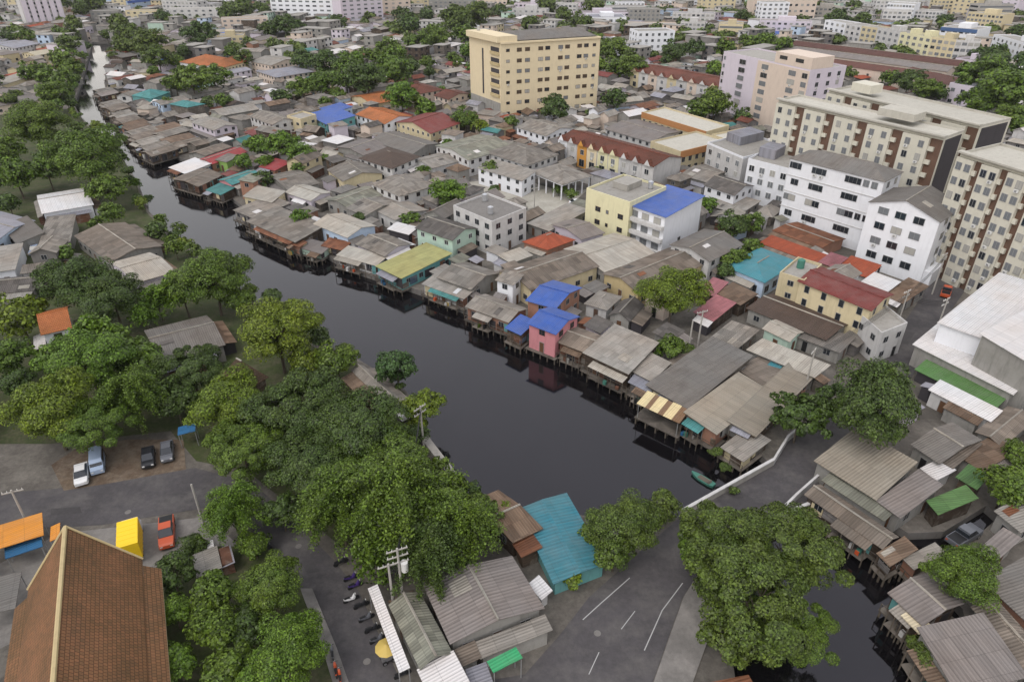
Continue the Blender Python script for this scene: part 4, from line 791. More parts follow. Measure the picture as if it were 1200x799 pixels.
# brown banded condominiums
def condo(label, A, B, C, h, nb, lm=None, first=False):
    R_ = house('condominium', label, 'condominium', A, B, C, h, 'flat', 'a', 1, 'w_roofpale', 'w_condo', win=0, lm=lm, fascia='w_roofpale'); ALL.append(R_)
    n = nb; fh = 2.95; nf = int(h/fh); zs = [h-1.9-fh*k for k in range(nf)]
    us = []
    for i in range(n):
        u0, u1 = -.5+i/n, -.5+(i+1)/n; w = u1-u0
        on_wall(R_, 'a', u0+.002, u0+w*.3, 0, h-.3, .06, 'w_brownband', 'brown_band'); on_wall(R_, 'a', u0+w*.3, u1-.002, 0, h-.3, .75, 'w_condo', 'facade_panel')
        us += [u0+w*.47, u0+w*.82]
        for z in zs: on_wall(R_, 'a', u0+w*.16, u0+w*.3, z-1.15, z-.2, .55, 'w_condo', 'balcony')
    window_grid(R_, 'a', us, zs, 1.3, 1.5, 'frame_grey', 'glass_grey', off=.76)
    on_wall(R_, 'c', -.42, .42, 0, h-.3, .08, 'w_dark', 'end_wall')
    L = R_.al.length
    roof_block(R_, -.5-.3/L, .5+.3/L, -.5-1.0/R_.cl.length, -.5+.5/R_.cl.length, h+.5, h+.85, 'w_roofpale', 'eave_slab')
    return R_
c1 = condo('brown and cream banded condominium directly behind the white apartments', (926, 118), (1099, 166), (1114, 156), 24, 5, 'the front brown condominium')
roof_block(c1, -.3, -.1, -.2, .4, 25.3, 27, 'w_roofpale', 'roof_room')
c2 = condo('brown and cream condominium farthest back of the three, with tan roof room', (987, 107), (1140, 152), (1166, 141), 25, 5, 'the rear brown condominium')
roof_block(c2, .22, .36, -.4, .0, 26.2, 28.4, 'w_condo', 'roof_room')
c3 = condo('brown and cream condominium nearest the warehouse, its end face pale', (1144, 182), (1290, 236), (1318, 216), 25, 5, 'the condominium nearest the warehouse')
# white apartments
W1 = house('white_apartment', 'long white four-storey apartment block with grey hip roof', 'apartment block', (930, 185), (1037, 215), (1054, 202), 0, 'hip', 'a', 2.0, 'smooth', 'w_bright', ov=.3, win=0, vb=300, lm='the long white apartment'); ALL.append(W1)
h = W1.h; zs = [h-1.4-(h-1.5)/4*k for k in range(4)]
window_grid(W1, 'a', [.39, .19, .12, -.16, -.24], zs, 2.0, 1.5, 'frame_grey', 'glass', off=.03); window_grid(W1, 'a', [.45, -.33, -.41], zs[:1]+zs[2:3], 1.4, 1.5, 'frame_grey', 'glass', off=.03)
window_grid(W1, 'c', [-.2, .2], zs[:3], 1.4, 1.4, 'frame_grey', 'glass', off=.03)
for k in range(1, 4): on_wall(W1, 'a', -.5, .5, zs[k]+1.25, zs[k]+1.4, .12, 'w_white', 'floor_ledge')
W2 = house('white_apartment', 'white gabled apartment block with rows of paired windows, next to the street', 'apartment block', (1024, 237), (1105, 263), (1123, 241), 0, 'gable', 'c', 2.4, 'smooth', 'w_bright', ov=.3, win=0, vb=338, lm='the white gabled apartment'); ALL.append(W2)
h = W2.h; zs = [h-1.0-(h-.9)/4*k for k in range(4)]
window_grid(W2, 'a', [.26, .02, -.23], zs, 2.2, 1.5, 'frame_grey', 'glass', off=.03); window_grid(W2, 'c', [-.15, .25], zs, 1.8, 1.5, 'frame_grey', 'glass', off=.03)
on_wall(W2, 'c', -.45, .1, 0, 3.2, 1.6, 'w_bright', 'porch')
for nm, A, B, C, vb, wl_ in (('white townhouse with a rooftop room beside the long white apartment', (884, 188), (928, 202), (940, 187), 250, 'w_bright'), ('cream-white townhouse with blank upper wall beside the other townhouse', (843, 170), (872, 189), (906, 172), 228, 'w_white')):
    T = house('townhouse', nm, 'townhouse', A, B, C, 0, 'flat', 'a', 1, 'w_flatroof', wl_, win=0, vb=vb, fascia='w_bright'); ALL.append(T)
    zs = [T.h-1.8-3*k for k in range(int(T.h/3))]
    window_grid(T, 'a', grid(4), zs, 1.6, 1.6, 'frame_white', 'glass_grey', off=.03); window_grid(T, 'c', [-.2], zs[:2], 1.6, 1.6, 'frame_brown', 'glass', off=.03)
    roof_block(T, .05, .45, -.1, .45, T.h+.1, T.h+2.6, 'bluegrey', 'roof_room')
# cream block and blue-roofed block
K = house('cream_block', 'cream yellow block with small black windows and cluttered flat roof', 'block', (692, 223), (739, 241), (776, 221), 0, 'flat', 'a', 1, 'w_flatroof', 'w_paleyellow', win=0, vb=291, lm='the cream block'); ALL.append(K)
zs = [K.h-3.6-3.2*k for k in range(3)]
window_grid(K, 'a', [.2, -.32], zs, 1.6, 1.2, 'frame_brown', 'glass', off=.03); window_grid(K, 'a', [-.02], zs[:2], .8, .9, 'frame_brown', 'glass', off=.03)
roof_block(K, -.1, .25, -.1, .3, K.h+.1, K.h+1.6, 'w_flatroof', 'roof_room')
B_ = house('blue_roofed_block', 'white block with balconies under a flat bright blue roof', 'block', (741, 240), (783, 257), (820, 231), 0, 'shed', 'a', .4, 'blue', 'w_bright', win=0, vb=305, ov=.5, lm='the blue-roofed block'); ALL.append(B_)
zs = [B_.h-1.6-3.0*k for k in range(4)]
window_grid(B_, 'a', [.3, .02, -.28], zs, 2.0, 1.5, 'frame_grey', 'glass_grey', off=.03); window_grid(B_, 'c', [-.05], zs[2:3], 1.2, 1.2, 'frame_grey', 'glass', off=.03)
for z in zs[:4]: on_wall(B_, 'a', -.46, .46, z-1.6, z-.75, 1.0, 'w_white', 'balcony')
# ------------------------------------------------------------------ far blocks: front foot from l to r, seen against the skyline of the town
def blk(name, label, cat, l, r, depth, h, wall, nc, nf, ww=1.8, wh=1.4, roof='w_flatroof', style='win', lm=None, band=None):
    mir = (l[0]+r[0])/2 < 600
    L_, R0 = P(*l), P(*r); e = (R0-L_); n = Vector((-e.y, e.x, 0)).normalized()
    if n.dot(Vector((L_.x, L_.y, 0))) < 0: n = -n
    B = R0 if mir else L_; c = (L_-R0) if mir else e; a = n*depth
    R_ = house(name, label, cat, None, None, None, h, 'flat', 'a', 1, roof, wall, win=0, lm=lm, world=(B+(a+c)/2, a, c), detail=False); ALL.append(R_)
    fh = h/nf; zs = [fh*(k+.55) for k in range(nf)]
    if style == 'win':
        window_grid(R_, 'c', grid(nc), zs[::-1], ww, wh, 'frame_grey', 'glass_grey', off=.02)
        k = max(1, int(depth/5)); window_grid(R_, 'a', grid(k), zs[::-1], ww, wh, 'frame_grey', 'glass', off=.02)
    elif style == 'band':
        for z in zs: on_wall(R_, 'c', -.47, .47, z-.6, z+.7, .06, 'glass_grey', 'window_band')
        for z in zs: on_wall(R_, 'a', -.4, .4, z-.6, z+.7, .06, 'glass', 'window_band')
    elif style == 'stripe':
        for i in range(nc): on_wall(R_, 'c', -.5+(i+.15)/nc, -.5+(i+.85)/nc, 4, h-.5, 1.2, 'w_lav', 'pier_panel')
        window_grid(R_, 'c', [-.5+(i+1)/nc for i in range(nc-1)], zs[::-1][:12], ww, 1.7, 'frame_grey', 'glass', off=.03)
    if band:
        on_wall(R_, 'c', -.5, .5, h-1.6, h+.55, .3, band, 'fascia')
    if RND.random() < .6: roof_block(R_, -.2, .25, -.15, .2, h+.1, h+3, wall, 'stair_tower')
    return R_
AB = 'apartment block'
blk('apartment_tower', 'white tower with vertical lavender piers at the top of the far canal', AB, (33, 33), (80, 30), 16, 44, 'w_white', 6, 14, style='stripe', lm='the white pier tower')
blk('apartment_block', 'broad white slab block with many small dark windows behind trees', AB, (320, 24), (399, 26), 14, 34, 'w_bright', 10, 10, 3.6, 1.3, lm='the broad white slab')
blk('apartment_block', 'lavender-grey slab joined to the broad white one', AB, (402, 30), (450, 26), 14, 32, 'w_lav', 6, 10, 3.2, 1.3, lm='the lavender-grey slab')
blk('apartment_block', 'pink beige block beyond the lavender-grey slab', AB, (450, 22), (482, 20), 14, 30, 'w_pinkbeige', 4, 9, 2.6, 1.4)
blk('apartment_block', 'cream block beside the pink beige block, trees at its foot', AB, (486, 14), (522, 13), 14, 28, 'w_cream', 4, 8, 2.6, 1.4, lm='the far cream block')
blk('apartment_block', 'white lavender block at the skyline above the wooded patch', AB, (558, 12), (588, 12), 14, 24, 'w_lav', 5, 7, 2.4, 1.4)
blk('apartment_block', 'narrow beige block beside the long bright blue roof', AB, (134, 14), (150, 14), 12, 22, 'w_cream', 2, 6, 2.2, 1.4)
blk('market_hall', 'long bright blue roofed hall at the top of the picture', 'hall', (152, 14), (226, 6), 30, 9, 'w_paleblue', 6, 2, 3, 1.6, roof='blue', band='blue', lm='the long bright blue roof')
blk('office_block', 'low white block with blank wall below the long blue roof', 'block', (150, 27), (186, 27), 12, 9, 'w_cream', 5, 3, 2.2, 1.3)
blk('office_block', 'pale block between the long blue roof and dark round trees', 'block', (196, 30), (262, 29), 14, 12, 'w_white', 8, 4, 2.2, 1.3, lm='the pale block by dark round trees')
blk('office_block', 'cream flat-roofed villa above the orange villas', 'block', (257, 58), (288, 57), 14, 7.5, 'w_cream', 4, 2, 2, 1.4)
blk('school_block', 'long low grey block with pink front far behind the orange villas', 'block', (262, 38), (316, 36), 14, 9, 'w_pinkbeige', 7, 3, 2.2, 1.3)
blk('factory_hall', 'light blue-white factory hall with curved-looking roof beyond the yellow block', 'hall', (690, 36), (733, 36), 30, 9, 'w_bright', 6, 2, 2.6, 1.8, roof='bluegrey', lm='the light blue-white factory hall')
blk('office_block', 'white block with scattered square windows standing among dark trees', 'block', (745, 66), (788, 65), 16, 13.5, 'w_bright', 6, 4, 1.6, 1.5, lm='the white block among dark trees')
blk('office_block', 'pale office block with fine windows above the white block', 'block', (796, 42), (824, 43), 12, 9, 'w_white', 6, 3, 1.8, 1.4)
blk('office_block', 'cream block with long balcony bands near the red terraces', 'block', (840, 49), (868, 50), 12, 11, 'w_cream', 4, 3, style='band')
blk('apartment_tower', 'cream tower with tan centre strip at the skyline', 'tower', (820, 17), (860, 17), 16, 30, 'w_cream', 6, 9, 1.8, 1.5, lm='the cream skyline tower')
blk('apartment_tower', 'wide pink beige tower block at the skyline', 'tower', (879, 31), (952, 31), 18, 40, 'w_pinkbeige', 11, 9, 2.2, 1.6, lm='the wide pink beige tower')
blk('office_block', 'grey-white low-rise blocks right below the wide pink beige tower', 'block', (888, 42), (948, 44), 14, 10, 'w_lav', 9, 3, 2, 1.4)
blk('office_block', 'grey mid-rise with dark windows left of centre on the skyline'.replace('left of centre ', ''), 'block', (775, 12), (790, 12), 12, 15, 'w_bright', 3, 4, style='band')
blk('office_block', 'grey patched tenement in front of the grey mid-rise', 'block', (736, 30), (772, 30), 14, 12, 'w_grey', 7, 4, 1.8, 1.4)
blk('office_block', 'low cluttered tenement with pinkish roof under the grey patched tenement', 'block', (732, 39), (792, 40), 16, 6, 'w_pinkbeige', 8, 2, 1.8, 1.3)
row = [('w_bright', (962, 48), (986, 53)), ('w_white', (986, 53), (1004, 57)), ('w_cream', (1004, 57), (1022, 60)), ('w_white', (1022, 60), (1048, 66)), ('w_paleyellow', (1048, 66), (1062, 69)), ('w_paleyellow', (1062, 69), (1084, 73)), ('w_cream', (1084, 73), (1112, 77)), ('w_white', (1112, 77), (1140, 79))]
nm_ = ['first white unit of the long office row behind the dusty terraces', 'bluish white unit in the long office row', 'beige unit in the long office row', 'widest white unit in the long office row', 'plain pale yellow unit in the long office row', 'pale yellow unit with a stair strip in the long office row', 'cream unit near the far end of the long office row', 'last white unit of the long office row, by the wooded lot']
for (w_, l, r), n_ in zip(row, nm_): blk('office_unit', n_, 'office building', l, r, 12, 13, w_, max(2, int((r[0]-l[0])/6)), 4, 2.4, 1.6, lm='the long office row' if 'widest' in n_ else None)
blk('showroom', 'white showroom under a dark navy roof band', 'showroom', (1096, 56), (1138, 60), 26, 12, 'w_bright', 6, 3, 2.4, 1.5, band='door_blue', lm='the showroom with a navy band')
blk('office_block', 'large white stepped block with ribbed front near the skyline', 'block', (1034, 29), (1066, 31), 20, 16, 'w_bright', 9, 5, 1.8, 1.5, lm='the large white stepped block')
blk('office_block', 'lower cream wing beside the large white stepped block', 'block', (1068, 30), (1101, 32), 18, 11, 'w_white', 8, 4, 1.8, 1.5)
blk('office_block', 'cream slab with central fin above the white hillside row'.replace('hillside ', ''), 'block', (1127, 41), (1168, 45), 16, 15, 'w_cream', 9, 5, 1.8, 1.5)
blk('row_block', 'long white stepped row descending beside the dense dark trees', 'block', (1157, 64), (1230, 88), 12, 11, 'w_bright', 14, 3, 2, 1.5, lm='the white stepped row')
blk('clinic', 'lavender building with a blank bright wall in front of the dense trees', 'building', (1105, 124), (1139, 131), 18, 9, 'w_lav', 3, 2, 1.8, 1.4, roof='bluegrey', lm='the blank lavender building')
blk('house_block', 'pale lavender house with grey roof between the office row and the trees', 'house', (1114, 88), (1142, 93), 14, 8, 'w_lav', 4, 2, 1.8, 1.4, roof='greypink')
for i, (l, r, h_, w_, t_) in enumerate([((1112, 22), (1140, 24), 16, 'w_cream', 'beige tenement on the skyline near the large stepped block'), ((1142, 26), (1165, 28), 14, 'w_white', 'white tenement beside the beige skyline tenement'), ((1165, 20), (1188, 22), 20, 'w_lav', 'tall lavender-grey tenement at the hazy skyline'), ((1150, 10), (1180, 12), 22, 'w_grey', 'grey slab deep in the hazy skyline'), ((1120, 10), (1142, 11), 18, 'w_lav', 'pale slab beside the grey slab on the hazy skyline'), ((1188, 14), (1230, 18), 24, 'w_white', 'white slab cut by the frame on the hazy skyline'), ((985, 14), (1022, 15), 8, 'w_white', 'low white hall between trees and the wide pink tower'), ((954, 20), (975, 21), 7, 'w_bright', 'tiny white house beside the wide pink tower'),
        ((600, 26), (640, 27), 10, 'w_white', 'low white block in the trees behind the yellow block'), ((636, 16), (668, 17), 8, 'w_grey', 'long grey low block in the trees on the skyline'), ((700, 8), (740, 9), 10, 'w_grey', 'grey low slab at the skyline behind the factory hall'), ((12, 14), (26, 14), 22, 'w_cream', 'tan block beside the white pier tower'), ((84, 12), (120, 10), 10, 'w_grey', 'grey low block beyond the head of the canal'), ((108, 26), (142, 25), 8, 'w_grey', 'grey cluttered block across the head of the canal')]):
    blk('tenement', t_, 'building', l, r, 14, h_, w_, max(2, int((r[0]-l[0])/6)), max(2, int(h_/3.2)), 1.9, 1.4)

# more mid-rise blocks of the town towards the skyline
BR = random.Random(9); EXTRA = []
for i in range(400):
    if len(EXTRA) >= 34: break
    u, v = (BR.uniform(590, 1215), BR.uniform(2, 34)) if BR.random() < .8 else (BR.uniform(100, 560), BR.uniform(2, 20))
    w = BR.uniform(16, 46); l_ = P(u, v); k = pxm(l_); r_px = (u+w*k, v+BR.uniform(-.5, 2.0)); dp = BR.uniform(11, 15)
    rr = P(*r_px); e_ = rr-l_; cc = (l_+rr)/2+Vector((-e_.y, e_.x, 0)).normalized()*dp/2
    if not free(cc, e_, Vector((-e_.y, e_.x, 0)).normalized()*dp, .03): continue
    nf = BR.choice((3, 4, 4, 5, 6)); wl_ = BR.choice(('w_bright', 'w_white', 'w_white', 'w_cream', 'w_lav', 'w_pinkbeige', 'w_grey', 'concrete'))
    R_ = blk('town_block', None, 'building', (u, v), r_px, dp, nf*3.1, wl_, max(3, min(10, int(w/3.6))), nf, 2.2, 1.5, style=BR.choice(('win', 'win', 'win', 'band')), roof=BR.choice(('w_flatroof', 'greypink', 'lgrey', 'bluegrey')))
    EXTRA.append((R_, nf, wl_, w))
# ------------------------------------------------------------------ trees
def crown(kind, seed, n, leaf):
    r = np.random.default_rng(seed)
    if kind == 'feather':
        nb = 60; cl = []
        th = r.uniform(0, 2*np.pi, nb); L = r.uniform(.45, 1.0, nb); h0 = r.uniform(-.1, .75, nb)
        per = n//nb; t = r.uniform(.1, 1, (nb, per))
        x = np.cos(th)[:, None]*L[:, None]*t; y = np.sin(th)[:, None]*L[:, None]*t; z = h0[:, None]+.35*t-.75*t**2.2*L[:, None]
        c = np.stack([x, y, z], -1).reshape(-1, 3)+r.normal(0, .055, (nb*per, 3)); nr = r.normal(0, .5, c.shape)+np.array([0, 0, .7])
    else:
        nc, cr, fl = dict(round=(64, .245, .82), spread=(90, .19, .50), small=(22, .38, .85), tall=(48, .28, 1.15), open=(66, .185, .72))[kind]
        d = r.normal(size=(nc, 3)); d /= np.linalg.norm(d, axis=1)[:, None]; d[:, 2] = np.abs(d[:, 2])*r.choice([1, 1, 1, -.55], nc)
        rad = r.uniform(.45, .98, nc)**.7*(1-cr*.6); lump = 1+.16*np.sin(d[:, 0]*3.1+seed)+.14*np.cos(d[:, 1]*4+seed*2); cc = d*(rad*lump)[:, None]*np.array([1, 1, fl])
        k = r.integers(0, nc, n); dd = r.normal(size=(n, 3)); dd /= np.linalg.norm(dd, axis=1)[:, None]; flip = r.random(n) < .75
        dd[:, 2] = np.where(flip, np.abs(dd[:, 2]), dd[:, 2]); sz = r.uniform(.6, 1.25, nc)*cr
        c = cc[k]+dd*(sz[k]*r.uniform(.55, 1.05, n)**.6)[:, None]*np.array([1, 1, .8]); nr = dd*.9+d[k]*.5+r.normal(0, .45, (n, 3))+np.array([0, 0, .25])
    n = len(c); nr /= np.linalg.norm(nr, axis=1)[:, None]
    up = r.normal(size=(n, 3)); u = np.cross(nr, up); u /= np.linalg.norm(u, axis=1)[:, None]; w = np.cross(nr, u)
    s = (leaf*r.choice([.6, .8, 1.0, 1.2, 1.45], n)*r.uniform(.85, 1.15, n))[:, None]; lw = .62
    v = np.concatenate([c-u*s, c-w*s*lw+nr*s*.12, c+u*s, c+w*s*lw+nr*s*.12], 1).reshape(-1, 3)
    me = bpy.data.meshes.new('crown'); me.vertices.add(len(v)); me.vertices.foreach_set('co', v.ravel())
    me.loops.add(n*4); me.loops.foreach_set('vertex_index', np.arange(n*4, dtype=np.int32)); me.polygons.add(n); me.polygons.foreach_set('loop_start', np.arange(0, n*4, 4, dtype=np.int32)); me.update(calc_edges=True)
    me.materials.append(MATS['leaf_mid']); me.validate(); return me
CR = {}
LEAFN = {'hi': (24000, .026), 'mid': (5200, .055), 'lo': (1500, .10), 'far': (420, .19)}
def crown_mesh(kind, lod, var):
    k = (kind, lod, var)
    if k not in CR:
        n, lf = LEAFN[lod]
        if kind in ('spread', 'open') and lod == 'hi': n, lf = 42000, .0185
        elif lod == 'hi': n, lf = 32000, .0215
        CR[k] = crown(kind, hash((kind, var)) % 1 + var*7+{'round': 1, 'spread': 2, 'small': 3, 'tall': 4, 'open': 5, 'feather': 6}[kind], n, lf)
    return CR[k]
def trunk_mesh(seed):
    r = random.Random(seed); m = MB(); tip = Vector((r.uniform(-.06, .06), r.uniform(-.06, .06), .62)); m.tube((0, 0, 0), tip, .055, .034, 'bark', 8)
    for i in range(6):
        a = i*2*math.pi/6+r.uniform(-.4, .4); z0 = r.uniform(.38, .62); s = tip*(z0/.62); e = Vector((math.cos(a)*r.uniform(.22, .42), math.sin(a)*r.uniform(.22, .42), r.uniform(.75, .98)))
        m.tube(s, e, .026, .008, 'bark', 5)
        f = s.lerp(e, .55); m.tube(f, f+Vector((r.uniform(-.15, .15), r.uniform(-.15, .15), .18)), .014, .005, 'bark', 4)
    return m.mesh('trunk')
TRK = [trunk_mesh(i) for i in range(4)]
SPEC = {'round': 'bushy', 'spread': 'wide spreading', 'small': 'small round', 'tall': 'tall', 'open': 'loose-crowned', 'feather': 'feathery drooping'}
LC = {'leaf_dark': 'dark green', 'leaf_mid': 'mid green', 'leaf_bright': 'yellow-green', 'leaf_lime': 'fresh green', 'leaf_olive': 'olive green', 'leaf_far': 'dull green', 'leaf_blue': 'blue-green'}
TREES = []
TR = random.Random(5)
def tree(u, v, rp, kind='round', leaf='leaf_mid', label=None, zs=None, world=None, r=None, lm=None, group=None):
    zk = dict(round=.8, spread=.62, small=.9, tall=1.15, open=.8, feather=.75)[kind] if zs is None else zs
    if world is None:
        zc = 4.0
        for _ in range(8):
            p = P(u, v, zc); r = rp/pxm(p); zc = max(r*.62, r*(zk*.75+.35)+ (0 if r < 2 else .8))
    else: p = Vector(world); zc = r*(zk*.75+.35)+.8; rp = r*pxm(p)
    lod = 'hi' if rp > 34 else 'mid' if rp > 15 else 'lo' if rp > 6.5 else 'far'
    t = thing('tree' if kind != 'small' else 'bush', label, 'tree' if kind != 'small' else 'bush', (p.x, p.y, 0), TR.uniform(0, 6.28), group)
    o = link('crown', crown_mesh(kind, lod, TR.randrange(2 if lod == 'hi' else 3)), t); o.location = (0, 0, zc); rs = r*1.08; o.scale = (rs, rs, rs*(zk/.82 if kind == 'round' else 1))
    o.material_slots[0].link = 'OBJECT'; o.material_slots[0].material = MATS[leaf]
    k = link('trunk', TRK[TR.randrange(4)], t); H_ = zc+r*.35; k.scale = (max(.6*r, .8)*1.3, max(.6*r, .8)*1.3, H_)
    t['_a'] = 0; del t['_a']
    TREES.append((t, kind, leaf, (p.x, p.y, zc), label is None, lm, rp)); return t
D, M, Bt, Lm, O_, F_, Bl = 'leaf_dark', 'leaf_mid', 'leaf_bright', 'leaf_lime', 'leaf_olive', 'leaf_far', 'leaf_blue'
